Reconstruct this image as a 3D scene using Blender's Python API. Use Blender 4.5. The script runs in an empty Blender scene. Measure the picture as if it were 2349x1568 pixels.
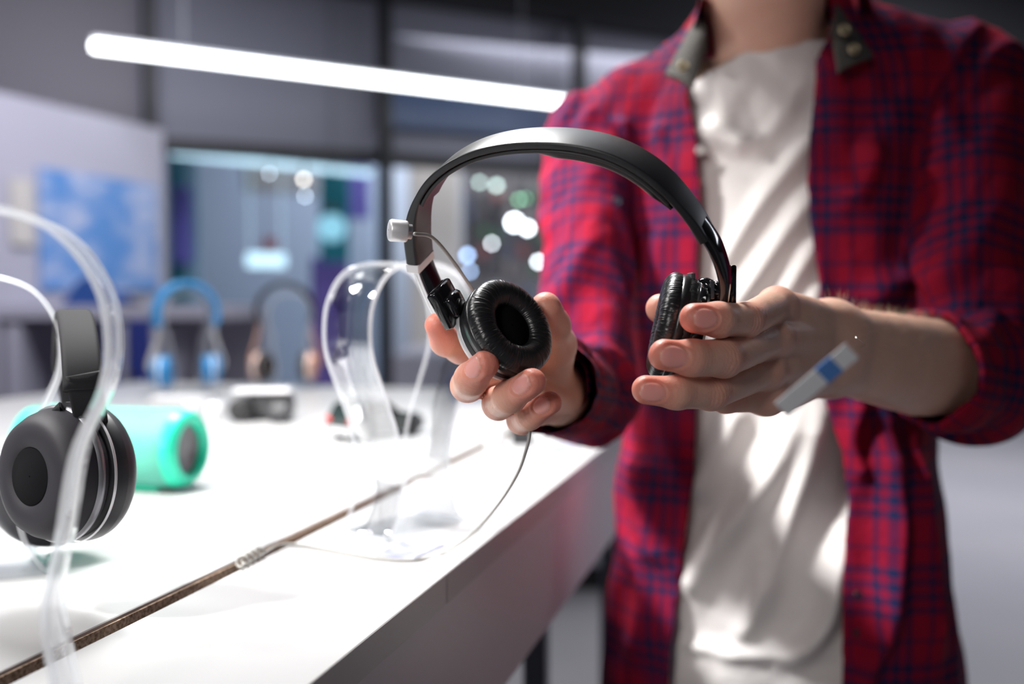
import bpy, math, random
import numpy as np
from mathutils import Vector, Matrix

# ---------------------------------------------------------------- camera, world, lights, exposure
FPX = 2284.0                      # focal length in pixels of the 2349x1568 frame (35 mm on a 36 mm sensor)
PITCH = math.atan(100 / FPX)      # the camera looks a little down
CAM = np.array([0.0, 0.0, 1.18])
KS = 0.87                         # size of the shop goods against a first guess
TZ = CAM[2] - 0.218 * KS          # counter top height
sc = bpy.context.scene
cd = bpy.data.cameras.new('camera')
cam = bpy.data.objects.new('camera', cd)
sc.collection.objects.link(cam)
cam.location = CAM
cam.rotation_euler = (math.pi / 2 - PITCH, 0, 0)
cd.sensor_width = 36
cd.lens = FPX * 36 / 2349
cd.clip_start = 0.02
cd.dof.use_dof = True
cd.dof.focus_distance = 0.575
cd.dof.aperture_fstop = 2.8
cd.dof.aperture_blades = 8
cd.dof.aperture_rotation = 0.3
sc.camera = cam

w = bpy.data.worlds.new('world')
sc.world = w
w.use_nodes = True
w.node_tree.nodes['Background'].inputs[0].default_value = (0.74, 0.78, 0.95, 1)
w.node_tree.nodes['Background'].inputs[1].default_value = 0.085

def area_light(name, loc, target, size, power, col, size_y=None, spread=math.pi):
    ld = bpy.data.lights.new(name, 'AREA')
    ld.energy = power
    ld.color = col
    ld.size = size
    ld.spread = spread
    if size_y:
        ld.shape = 'RECTANGLE'
        ld.size_y = size_y
    o = bpy.data.objects.new(name, ld)
    sc.collection.objects.link(o)
    o.location = loc
    o.rotation_euler = (Vector(target) - Vector(loc)).to_track_quat('-Z', 'Y').to_euler()
    return o

area_light('ceiling_spot_light', (-1.30, 1.08, 2.30), (0.15, 0.90, 1.1), 0.13, 10, (1.0, 0.975, 0.95))
area_light('counter_spot_light', (-0.35, 1.50, 2.65), (-0.25, 0.85, 0.95), 0.45, 32, (1.0, 0.985, 0.97), spread=2.2)
def spot_light(name, loc, target, edge, power, col, radius=.10, blend=.3):
    ld = bpy.data.lights.new(name, 'SPOT')
    ld.energy = power; ld.color = col; ld.shadow_soft_size = radius; ld.spot_blend = blend
    a = (Vector(target) - Vector(loc)).normalized(); b = (Vector(edge) - Vector(loc)).normalized()
    ld.spot_size = 2 * a.angle(b)
    o = bpy.data.objects.new(name, ld)
    sc.collection.objects.link(o)
    o.location = loc
    o.rotation_euler = (Vector(target) - Vector(loc)).to_track_quat('-Z', 'Y').to_euler()
    return o
spot_light('track_spot_light', (-1.25, .38, 2.35), (-.30, 1.0, 1.14), (.345, .93, 1.2), 320, (1.0, .98, .955))
spot_light('fill_spot_light', (-.85, -.75, 1.75), (-.25, 1.0, 1.1), (.29, .93, 1.2), 115, (1.0, .95, .92), .35, .45)  # unseen fill lamp added at front left; beam edge keeps the right side dark
area_light('background_fill_light', (0.2, 2.6, 3.1), (0.2, 2.9, 0), 1.6, 14, (0.85, 0.9, 1.0))  # unseen fill lamp added to brighten the background walls
area_light('wall_wash_light', (-1.2, 3.0, 3.0), (-2.2, 4.4, 1.2), 1.2, 20, (0.88, 0.88, 1.0), spread=1.7)
area_light('arcade_light', (0.2, 7.4, 3.0), (0.0, 8.0, 0.5), 3.0, 150, (0.93, 0.95, 1.0))
area_light('far_floor_light', (3.6, 5.0, 3.1), (3.6, 5.6, 0), 2.5, 170, (0.85, 0.88, 1.0))

sc.view_settings.view_transform = 'Standard'
sc.view_settings.look = 'None'
sc.view_settings.gamma = 1
sc.view_settings.use_curve_mapping = False
sc.view_settings.exposure = 0.0

random.seed(4)
RNG = np.random.default_rng(7)

# ---------------------------------------------------------------- coordinates
CP, SP = math.cos(PITCH), math.sin(PITCH)
def ray(px, py):
    x = (px - 1174.5) / FPX
    y = -(py - 784.0) / FPX
    return np.array([x, CP + y * SP, -SP + y * CP])
def P(px, py, d):
    """point seen at a pixel, at distance d along the view axis"""
    return CAM + ray(px, py) * d
def PY(px, py, Y):
    r = ray(px, py)
    return CAM + r * (Y / r[1])
def PZ(px, py, z=None):
    z = TZ if z is None else z
    r = ray(px, py)
    return CAM + r * ((z - CAM[2]) / r[2])
def nrm(v):
    v = np.asarray(v, float)
    return v / np.linalg.norm(v)

# ---------------------------------------------------------------- object helpers
COL = sc.collection
def thing(name, label, cat, loc=(0, 0, 0), rz=0.0, group=None):
    o = bpy.data.objects.new(name, None)
    COL.objects.link(o)
    o.location = loc
    o.rotation_euler = (0, 0, rz)
    o.empty_display_size = 0.02
    o['label'] = label
    o['category'] = cat
    if group: o['group'] = group
    bpy.context.view_layer.update()
    return o
def tag(o, label, cat, group=None, kind=None):
    o['label'] = label
    o['category'] = cat
    if group: o['group'] = group
    if kind: o['kind'] = kind
    return o
def mesh_obj(name, V, F, mat, parent=None, smooth=True, fm=None, keep=False):
    """links V, F as one mesh object; V is in world space unless keep"""
    me = bpy.data.meshes.new(name)
    V = np.asarray(V, float)
    if isinstance(F, np.ndarray):
        n, k = F.shape
        me.vertices.add(len(V))
        me.vertices.foreach_set('co', V.astype(np.float32).ravel())
        me.loops.add(n * k)
        me.loops.foreach_set('vertex_index', F.astype(np.int32).ravel())
        me.polygons.add(n)
        me.polygons.foreach_set('loop_start', np.arange(0, n * k, k, dtype=np.int32))
        me.update(calc_edges=True)
        me.validate()
    else:
        me.from_pydata([tuple(v) for v in V], [], [tuple(int(i) for i in f) for f in F])
    mats = mat if isinstance(mat, (list, tuple)) else [mat]
    for m in mats: me.materials.append(m)
    me.polygons.foreach_set('use_smooth', np.full(len(me.polygons), smooth, bool))
    if fm is not None and len(fm) == len(me.polygons):
        me.polygons.foreach_set('material_index', np.asarray(fm, np.int32))
    me.update()
    o = bpy.data.objects.new(name, me)
    COL.objects.link(o)
    if parent is not None:
        o.parent = parent
        if not keep:
            o.matrix_parent_inverse = parent.matrix_world.inverted()
    return o

class MB:
    def __init__(s): s.V = []; s.F = []; s.M = []
    def add(s, V, F, m=0):
        b = len(s.V)
        s.V += [tuple(v) for v in V]
        s.F += [tuple(int(i) + b for i in f) for f in F]
        s.M += [m] * len(F)
        return s
    def box(s, c, size, ax=None, m=0, bev=0.0):
        """box centred on c, optional axes (3 unit vectors)"""
        c = np.asarray(c, float); h = np.asarray(size, float) / 2
        A = np.eye(3) if ax is None else np.asarray(ax, float)
        if bev <= 0:
            V = [c + A[0] * h[0] * i + A[1] * h[1] * j + A[2] * h[2] * k for i in (-1, 1) for j in (-1, 1) for k in (-1, 1)]
            F = [(0, 1, 3, 2), (4, 6, 7, 5), (0, 4, 5, 1), (2, 3, 7, 6), (0, 2, 6, 4), (1, 5, 7, 3)]
            return s.add(V, F, m)
        # bevelled: 24 verts
        bm_v = []; key = {}
        for i in (-1, 1):
            for j in (-1, 1):
                for k in (-1, 1):
                    for a in range(3):
                        q = [i * (h[0] - bev), j * (h[1] - bev), k * (h[2] - bev)]
                        q[a] = (i, j, k)[a] * h[a]
                        key[(i, j, k, a)] = len(bm_v)
                        bm_v.append(c + A[0] * q[0] + A[1] * q[1] + A[2] * q[2])
        F = []
        for a in range(3):
            o1, o2 = [x for x in range(3) if x != a]
            for sg in (-1, 1):
                loop = []
                for (p, q) in ((-1, -1), (1, -1), (1, 1), (-1, 1)):
                    ijk = [0, 0, 0]; ijk[a] = sg; ijk[o1] = p; ijk[o2] = q
                    loop.append(key[(*ijk, a)])
                F.append(loop)
        for a in range(3):      # edge faces running along a
            o1, o2 = [x for x in range(3) if x != a]
            for p in (-1, 1):
                for q in (-1, 1):
                    l0 = [0, 0, 0]; l1 = [0, 0, 0]
                    l0[a] = -1; l1[a] = 1
                    for l in (l0, l1): l[o1] = p; l[o2] = q
                    F.append([key[(*l0, o1)], key[(*l1, o1)], key[(*l1, o2)], key[(*l0, o2)]])
        for i in (-1, 1):
            for j in (-1, 1):
                for k in (-1, 1):
                    F.append([key[(i, j, k, 0)], key[(i, j, k, 1)], key[(i, j, k, 2)]])
        return s.add(bm_v, F, m)
    def lathe(s, prof, o=(0, 0, 0), axis=(0, 0, 1), n=48, m=0, xdir=None, close=False):
        """prof: list of (radius, height) along axis"""
        o = np.asarray(o, float); ax = nrm(axis)
        x = nrm(np.cross(ax, (0, 0, 1) if abs(ax[2]) < .9 else (1, 0, 0))) if xdir is None else nrm(xdir)
        y = np.cross(ax, x)
        V = []; F = []
        for (r, h) in prof:
            for i in range(n):
                a = 2 * math.pi * i / n
                V.append(o + ax * h + (x * math.cos(a) + y * math.sin(a)) * r)
        k = len(prof)
        for j in range(k - 1):
            for i in range(n):
                i2 = (i + 1) % n
                F.append((j * n + i, j * n + i2, (j + 1) * n + i2, (j + 1) * n + i))
        if close:
            F.append(tuple(range(n))[::-1]); F.append(tuple((k - 1) * n + i for i in range(n)))
        return s.add(V, F, m)
    def tube(s, pts, r, n=10, m=0, cap=True):
        pts = np.asarray(pts, float)
        rr = np.broadcast_to(np.asarray(r, float), (len(pts),))
        T = np.gradient(pts, axis=0)
        T /= np.linalg.norm(T, axis=1)[:, None] + 1e-12
        u = nrm(np.cross(T[0], (0.13, 0.2, 0.97)))
        V = []; F = []
        for i in range(len(pts)):
            u = u - T[i] * (u @ T[i]); u /= np.linalg.norm(u)
            v = np.cross(T[i], u)
            for k in range(n):
                a = 2 * math.pi * k / n
                V.append(pts[i] + (u * math.cos(a) + v * math.sin(a)) * rr[i])
        for i in range(len(pts) - 1):
            for k in range(n):
                k2 = (k + 1) % n
                F.append((i * n + k, i * n + k2, (i + 1) * n + k2, (i + 1) * n + k))
        if cap:
            F.append(tuple(range(n))[::-1]); F.append(tuple((len(pts) - 1) * n + k for k in range(n)))
        return s.add(V, F, m)
    def sweep(s, pts, W, width, thick, out_from=None, rnd=0.3, m=0, m_edge=None, nseg=4, off=0.0):
        """flat band along pts; width axis W (one vector), thickness along tangent x W; rounded corners"""
        pts = np.asarray(pts, float); W = nrm(W)
        T = np.gradient(pts, axis=0); T /= np.linalg.norm(T, axis=1)[:, None]
        wd = np.broadcast_to(np.asarray(width, float), (len(pts),))
        th = np.broadcast_to(np.asarray(thick, float), (len(pts),))
        prof = []
        for (cx, cy, a0) in ((1, 1, 0), (-1, 1, 90), (-1, -1, 180), (1, -1, 270)):
            for k in range(nseg + 1):
                prof.append((cx, cy, math.radians(a0 + 90 * k / nseg)))
        n = len(prof); V = []; F = []; M = []
        for i in range(len(pts)):
            N = nrm(np.cross(T[i], W))
            Wp = nrm(np.cross(N, T[i]))
            if Wp @ W < 0: Wp = -Wp
            if out_from is not None and N @ (pts[i] - np.asarray(out_from)) < 0: N = -N
            r = rnd * min(th[i], wd[i])
            for (cx, cy, a) in prof:
                V.append(pts[i] + Wp * (cx * (wd[i] / 2 - r) + r * math.cos(a)) + N * (cy * (th[i] / 2 - r) + r * math.sin(a) + off))
        for i in range(len(pts) - 1):
            for k in range(n):
                k2 = (k + 1) % n
                F.append((i * n + k, i * n + k2, (i + 1) * n + k2, (i + 1) * n + k))
                flat = abs(prof[k][1] - prof[k2][1]) < .1 and abs(prof[k][0] - prof[k2][0]) > .5
                M.append(m if (m_edge is None or flat) else m_edge)
        F.append(tuple(range(n))[::-1]); F.append(tuple((len(pts) - 1) * n + k for k in range(n)))
        M += [m if m_edge is None else m_edge] * 2
        b = len(s.V)
        s.V += [tuple(v) for v in V]; s.F += [tuple(i + b for i in f) for f in F]; s.M += M
        return s
    def build(s, name, mat, parent=None, smooth=False, keep=False, auto=None):
        o = mesh_obj(name, s.V, s.F, mat, parent, smooth or auto is not None, s.M, keep)
        if auto is not None:
            me = o.data
            import bmesh
            bm = bmesh.new(); bm.from_mesh(me)
            bmesh.ops.recalc_face_normals(bm, faces=bm.faces)
            for e in bm.edges:
                if len(e.link_faces) == 2 and e.calc_face_angle(0) > math.radians(auto): e.smooth = False
            bm.to_mesh(me); bm.free()
        return o

def spline(pts, n=60):
    """Catmull-Rom through pts"""
    pts = np.asarray(pts, float)
    p = np.vstack([2 * pts[0] - pts[1], pts, 2 * pts[-1] - pts[-2]])
    seg = len(pts) - 1
    out = []
    for t in np.linspace(0, seg, n):
        i = min(int(t), seg - 1); f = t - i
        a, b, c, d = p[i], p[i + 1], p[i + 2], p[i + 3]
        out.append(.5 * ((2 * b) + (-a + c) * f + (2 * a - 5 * b + 4 * c - d) * f * f + (-a + 3 * b - 3 * c + d) * f ** 3))
    return np.array(out)

# ---------------------------------------------------------------- numeric noise
def _hash(i, j, k, seed):
    h = (i * 374761393 + j * 668265263 + k * 2147483647 + seed * 1274126177) & 0xffffffff
    h = ((h ^ (h >> 13)) * 1274126177) & 0xffffffff
    h = (h ^ (h >> 16)) & 0xffffffff
    return h.astype(np.float64) / 0xffffffff * 2 - 1
def noise3(p, seed=0):
    p = np.asarray(p, float)
    i = np.floor(p).astype(np.int64); f = p - i
    u = f * f * (3 - 2 * f)
    r = 0
    for a in (0, 1):
        for b in (0, 1):
            for c in (0, 1):
                wgt = (u[..., 0] if a else 1 - u[..., 0]) * (u[..., 1] if b else 1 - u[..., 1]) * (u[..., 2] if c else 1 - u[..., 2])
                r = r + wgt * _hash(i[..., 0] + a, i[..., 1] + b, i[..., 2] + c, seed)
    return r

# ---------------------------------------------------------------- signed-distance modelling
def caps(p, a, b, ra, rb):
    a = np.asarray(a, float); b = np.asarray(b, float); ab = b - a
    t = np.clip(((p - a) @ ab) / (ab @ ab), 0, 1)
    return np.linalg.norm(p - a - t[:, None] * ab, axis=1) - (ra + (rb - ra) * t)
def ell(p, c, r, A=None):
    q = p - np.asarray(c, float)
    if A is not None: q = q @ np.asarray(A, float).T
    r = np.asarray(r, float)
    k0 = np.linalg.norm(q / r, axis=1); k1 = np.linalg.norm(q / (r * r), axis=1) + 1e-9
    return k0 * (k0 - 1) / k1
def smin(a, b, k):
    h = np.clip(.5 + .5 * (b - a) / k, 0, 1)
    return b + (a - b) * h - k * h * (1 - h)
def grad(f, p, e=4e-4):
    g = np.zeros_like(p)
    for a in range(3):
        d = np.zeros(3); d[a] = e
        g[:, a] = (f(p + d) - f(p - d)) / (2 * e)
    return g
def polygonize(f, lo, hi, h, iters=2, s=4, pad=1.5):
    lo = np.asarray(lo, float); hi = np.asarray(hi, float)
    n = (np.ceil((hi - lo) / h / s).astype(int)) * s + 1
    nc = (n - 1) // s + 1
    gx = [lo[a] + np.arange(nc[a]) * h * s for a in range(3)]
    C = np.stack(np.meshgrid(*gx, indexing='ij'), -1).reshape(-1, 3)
    cv = f(C).reshape(nc)
    lim = pad * s * h * 1.75
    near = np.abs(cv) < lim
    # nearest coarse sample for every fine sample
    idx = [np.minimum((np.arange(n[a]) + s // 2) // s, nc[a] - 1) for a in range(3)]
    vol = cv[np.ix_(*idx)].astype(np.float64)
    act = near[np.ix_(*idx)]
    ai = np.argwhere(act)
    pts = lo + ai * h
    vals = np.concatenate([f(c) for c in np.array_split(pts, max(1, len(pts) // 400000 + 1))])
    vol[ai[:, 0], ai[:, 1], ai[:, 2]] = vals
    ins = vol < 0
    cnt = np.zeros(n - 1, np.int8)
    for a in (0, 1):
        for b in (0, 1):
            for c in (0, 1):
                cnt += ins[a:n[0] - 1 + a, b:n[1] - 1 + b, c:n[2] - 1 + c]
    cells = np.argwhere((cnt > 0) & (cnt < 8))
    ids = -np.ones(n - 1, np.int64)
    ids[cells[:, 0], cells[:, 1], cells[:, 2]] = np.arange(len(cells))
    acc = np.zeros((len(cells), 3)); num = np.zeros(len(cells))
    cor = [(a, b, c) for a in (0, 1) for b in (0, 1) for c in (0, 1)]
    cvs = {k: vol[cells[:, 0] + k[0], cells[:, 1] + k[1], cells[:, 2] + k[2]] for k in cor}
    for k in cor:
        for ax in range(3):
            if k[ax] == 0:
                k2 = list(k); k2[ax] = 1; k2 = tuple(k2)
                v0, v1 = cvs[k], cvs[k2]
                m = (v0 < 0) != (v1 < 0)
                t = np.where(m, v0 / (v0 - v1 + 1e-20), 0)
                q = np.array(k, float)[None, :].repeat(len(cells), 0)
                q[:, ax] = t
                acc += q * m[:, None]; num += m
    V = lo + (cells + acc / num[:, None]) * h
    F = []
    for ax in range(3):
        o1, o2 = (ax + 1) % 3, (ax + 2) % 3
        sl0 = [slice(None)] * 3; sl1 = [slice(None)] * 3
        sl0[ax] = slice(0, n[ax] - 1); sl1[ax] = slice(1, n[ax])
        ch = ins[tuple(sl0)] != ins[tuple(sl1)]
        e = np.argwhere(ch)
        e = e[(e[:, o1] > 0) & (e[:, o2] > 0) & (e[:, o1] < n[o1] - 1) & (e[:, o2] < n[o2] - 1)]
        def cell(d1, d2):
            q = e.copy(); q[:, o1] -= d1; q[:, o2] -= d2
            return ids[q[:, 0], q[:, 1], q[:, 2]]
        quad = np.stack([cell(0, 0), cell(1, 0), cell(1, 1), cell(0, 1)], 1)
        pos = ins[e[:, 0], e[:, 1], e[:, 2]]
        quad[~pos] = quad[~pos][:, ::-1]
        F.append(quad)
    F = np.concatenate(F)
    F = F[(F >= 0).all(1)]
    for _ in range(iters):
        d = f(V); g = grad(f, V); g2 = (g * g).sum(1) + 1e-6
        stp = -d[:, None] * g / g2[:, None]
        L = np.linalg.norm(stp, axis=1); sc_ = np.minimum(1, .6 * h / (L + 1e-12))
        V = V + stp * sc_[:, None]
    return V, F
def unit_grad(f, V, e=6e-4):
    g = grad(f, V, e)
    return g / (np.linalg.norm(g, axis=1)[:, None] + 1e-9)
def set_attr(o, name, data, kind='FLOAT_COLOR'):
    at = o.data.attributes.new(name, kind, 'POINT')
    if kind == 'FLOAT_COLOR':
        d = np.ones((len(data), 4), np.float32); d[:, :data.shape[1]] = data
        at.data.foreach_set('color', d.ravel())
    else:
        at.data.foreach_set('vector', np.asarray(data, np.float32).ravel())

# ---------------------------------------------------------------- materials
MATS = {}
def mat(name, col=(.8, .8, .8), rough=.5, metal=0.0, spec=.5, bump=None, emit=None, estr=0, coat=0, sss=0, noise=None):
    m = bpy.data.materials.new(name); m.use_nodes = True
    nt = m.node_tree; b = nt.nodes['Principled BSDF']
    b.inputs['Base Color'].default_value = (*col, 1)
    b.inputs['Roughness'].default_value = rough
    b.inputs['Metallic'].default_value = metal
    b.inputs['Specular IOR Level'].default_value = spec
    b.inputs['Coat Weight'].default_value = coat
    if emit:
        b.inputs['Emission Color'].default_value = (*emit, 1)
        b.inputs['Emission Strength'].default_value = estr
    if noise:                       # (scale, second colour)
        tc = nt.nodes.new('ShaderNodeTexCoord'); nz = nt.nodes.new('ShaderNodeTexNoise')
        nz.inputs['Scale'].default_value = noise[0]; nz.inputs['Detail'].default_value = 4
        nt.links.new(tc.outputs['Object'], nz.inputs['Vector'])
        mx = nt.nodes.new('ShaderNodeMix'); mx.data_type = 'RGBA'
        mx.inputs[6].default_value = (*col, 1); mx.inputs[7].default_value = (*noise[1], 1)
        rmp = nt.nodes.new('ShaderNodeMapRange'); rmp.inputs[1].default_value = .35; rmp.inputs[2].default_value = .65
        nt.links.new(nz.outputs['Fac'], rmp.inputs[0]); nt.links.new(rmp.outputs[0], mx.inputs[0])
        nt.links.new(mx.outputs[2], b.inputs['Base Color'])
    if bump:                        # (scale, strength, distance)
        tc = nt.nodes.new('ShaderNodeTexCoord'); nz = nt.nodes.new('ShaderNodeTexNoise')
        nz.inputs['Scale'].default_value = bump[0]; nz.inputs['Detail'].default_value = 5
        bp = nt.nodes.new('ShaderNodeBump'); bp.inputs['Strength'].default_value = bump[1]; bp.inputs['Distance'].default_value = bump[2]
        nt.links.new(tc.outputs['Object'], nz.inputs['Vector']); nt.links.new(nz.outputs['Fac'], bp.inputs['Height'])
        nt.links.new(bp.outputs[0], b.inputs['Normal'])
    MATS[name] = m
    return m

M_white = mat('counter_laminate', (.49, .49, .495), .32, spec=.4, bump=(900, .03, .0005))
M_fascia = mat('fascia_laminate', (.66, .62, .66), .35, spec=.4)
M_chip = mat('chipboard', (.40, .29, .22), .9, bump=(900, .6, .001), noise=(420, (.14, .085, .05)))
M_black_matte = mat('black_soft_plastic', (.017, .018, .021), .36, spec=.5, bump=(2500, .05, .0002))
M_black_gloss = mat('black_gloss_plastic', (.008, .008, .010), .10, spec=.6)
M_rubber = mat('dull_black_rubber', (.012, .012, .014), .75, spec=.2)
M_black = mat('black_plastic', (.02, .02, .022), .45)
M_leather = mat('black_leatherette', (.011, .0115, .013), .30, spec=.6, bump=(1800, .18, .0004))
M_chrome = mat('bright_metal', (.75, .75, .77), .18, metal=1)
M_silver = mat('silver_metal', (.70, .70, .72), .38, metal=.45)
M_cavity = mat('black_foam', (.004, .004, .005), .95, spec=.1)
M_cable = mat('white_cable_sheath', (.34, .33, .31), .5)
M_mint = mat('mint_fabric', (.085, .40, .30), .62, bump=(700, .4, .001))
M_mint_rim = mat('mint_rubber', (.02, .66, .42), .4)
M_speaker_grey = mat('grey_radiator', (.22, .21, .23), .5, noise=(60, (.13, .13, .14)))
M_blue = mat('blue_plastic', (.03, .27, .62), .3)
M_rose = mat('rose_gold_plastic', (.72, .42, .32), .3, metal=.4)
M_dark = mat('dark_grey_plastic', (.05, .05, .055), .5)
M_red = mat('red_plastic', (.75, .04, .04), .3)
M_white_pl = mat('white_plastic', (.88, .88, .9), .3)
M_trouser = mat('dark_denim', (.012, .014, .022), .85, bump=(800, .3, .001))
M_shoe = mat('black_leather', (.02, .02, .02), .4)
M_button = mat('pearl_button', (.55, .52, .50), .25)
M_navybtn = mat('dark_navy_button', (.02, .02, .04), .3)
M_metal_btn = mat('brass_snap', (.45, .38, .25), .35, metal=.6)
M_lining = mat('grey_collar_lining', (.085, .08, .072), .85, bump=(500, .3, .002), noise=(240, (.05, .048, .044)))
M_hair = mat('brown_hair', (.07, .04, .022), .6, bump=(300, .5, .003))
M_armhair = mat('fair_arm_hair', (.85, .66, .46), .5)
M_navy = mat('navy_card', (.015, .03, .20), .6)
M_post = mat('black_steel', (.012, .012, .014), .5)
M_panel = mat('grey_lavender_panel', (.18, .18, .225), .55)
M_panel2 = mat('grey_fascia_panel', (.17, .16, .18), .6)
M_ceiling = mat('black_ceiling', (.010, .010, .012), .9)
M_wall = mat('white_wall_paint', (.42, .41, .47), .7)
M_floor = mat('grey_floor', (.42, .40, .40), .28, noise=(1.2, (.37, .36, .37)))
M_steel = mat('grey_steel_leg', (.16, .17, .20), .4, metal=.6)
M_teal = mat('teal_banner', (.0, .22, .26), .6)
M_purple = mat('purple_banner', (.22, .17, .60), .6)
M_greyblue = mat('grey_blue_wall', (.36, .42, .52), .6)
M_cream = mat('cream_wall', (.62, .58, .54), .7)
M_sky = mat('pale_blue_print', (.45, .62, .85), .6)

def plain(name, fn):
    m = bpy.data.materials.new(name); m.use_nodes = True
    nt = m.node_tree; nt.nodes.clear()
    out = nt.nodes.new('ShaderNodeOutputMaterial')
    fn(nt, out)
    return m
def _acr(nt, out):
    tr = nt.nodes.new('ShaderNodeBsdfTransparent'); tr.inputs[0].default_value = (.965, .975, .985, 1)
    gl = nt.nodes.new('ShaderNodeBsdfGlossy'); gl.inputs['Roughness'].default_value = .04
    fr = nt.nodes.new('ShaderNodeFresnel'); fr.inputs[0].default_value = 1.49
    ma = nt.nodes.new('ShaderNodeMath'); ma.operation = 'MULTIPLY_ADD'; ma.inputs[1].default_value = .55; ma.inputs[2].default_value = .0
    mx = nt.nodes.new('ShaderNodeMixShader')
    nt.links.new(fr.outputs[0], ma.inputs[0]); nt.links.new(ma.outputs[0], mx.inputs[0])
    nt.links.new(tr.outputs[0], mx.inputs[1]); nt.links.new(gl.outputs[0], mx.inputs[2])
    nt.links.new(mx.outputs[0], out.inputs[0])
M_acrylic = plain('clear_acrylic', _acr)
def _edge(nt, out):
    tr = nt.nodes.new('ShaderNodeBsdfTransparent'); tr.inputs[0].default_value = (.93, .96, 1, 1)
    tl = nt.nodes.new('ShaderNodeBsdfTranslucent'); tl.inputs[0].default_value = (.95, .96, .98, 1)
    df = nt.nodes.new('ShaderNodeBsdfPrincipled'); df.inputs['Base Color'].default_value = (.93, .94, .96, 1); df.inputs['Roughness'].default_value = .15
    m1 = nt.nodes.new('ShaderNodeMixShader'); m1.inputs[0].default_value = .5
    m2 = nt.nodes.new('ShaderNodeMixShader'); m2.inputs[0].default_value = .48
    nt.links.new(tl.outputs[0], m1.inputs[1]); nt.links.new(df.outputs[0], m1.inputs[2])
    nt.links.new(tr.outputs[0], m2.inputs[1]); nt.links.new(m1.outputs[0], m2.inputs[2])
    nt.links.new(m2.outputs[0], out.inputs[0])
M_acr_edge = plain('acrylic_edge_glow', _edge)  # bright edge glow of clear acrylic painted as a whitish translucent mix
def _glass(nt, out):
    tr = nt.nodes.new('ShaderNodeBsdfTransparent'); tr.inputs[0].default_value = (.86, .90, .94, 1)
    gl = nt.nodes.new('ShaderNodeBsdfGlossy'); gl.inputs['Roughness'].default_value = .02
    fr = nt.nodes.new('ShaderNodeFresnel'); fr.inputs[0].default_value = 1.45
    mx = nt.nodes.new('ShaderNodeMixShader')
    nt.links.new(fr.outputs[0], mx.inputs[0]); nt.links.new(tr.outputs[0], mx.inputs[1]); nt.links.new(gl.outputs[0], mx.inputs[2])
    nt.links.new(mx.outputs[0], out.inputs[0])
M_glass = plain('shop_glass', _glass)
def emis(name, col, s):
    def fn(nt, out):
        e = nt.nodes.new('ShaderNodeEmission'); e.inputs[0].default_value = (*col, 1); e.inputs[1].default_value = s
        nt.links.new(e.outputs[0], out.inputs[0])
    return plain(name, fn)
M_tube = emis('led_tube_glow', (.93, .97, 1.0), 10)
M_soft_glow = emis('soft_blue_glow', (.62, .85, .95), 2.2)
M_bulb = emis('white_bulb_glow', (.85, .93, 1.0), 18)
M_bulb_warm = emis('warm_bulb_glow', (1.0, .86, .72), 14)
M_bulb_cy = emis('cyan_bulb_glow', (.28, .62, .80), 1.1)
M_bulb_bl = emis('blue_bulb_glow', (.42, .62, 1.0), 11)
M_bulb_gr = emis('green_bulb_glow', (.35, .80, .50), 6)
M_bulb_pl = emis('pale_green_bulb_glow', (.62, .85, .80), 8)

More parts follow.
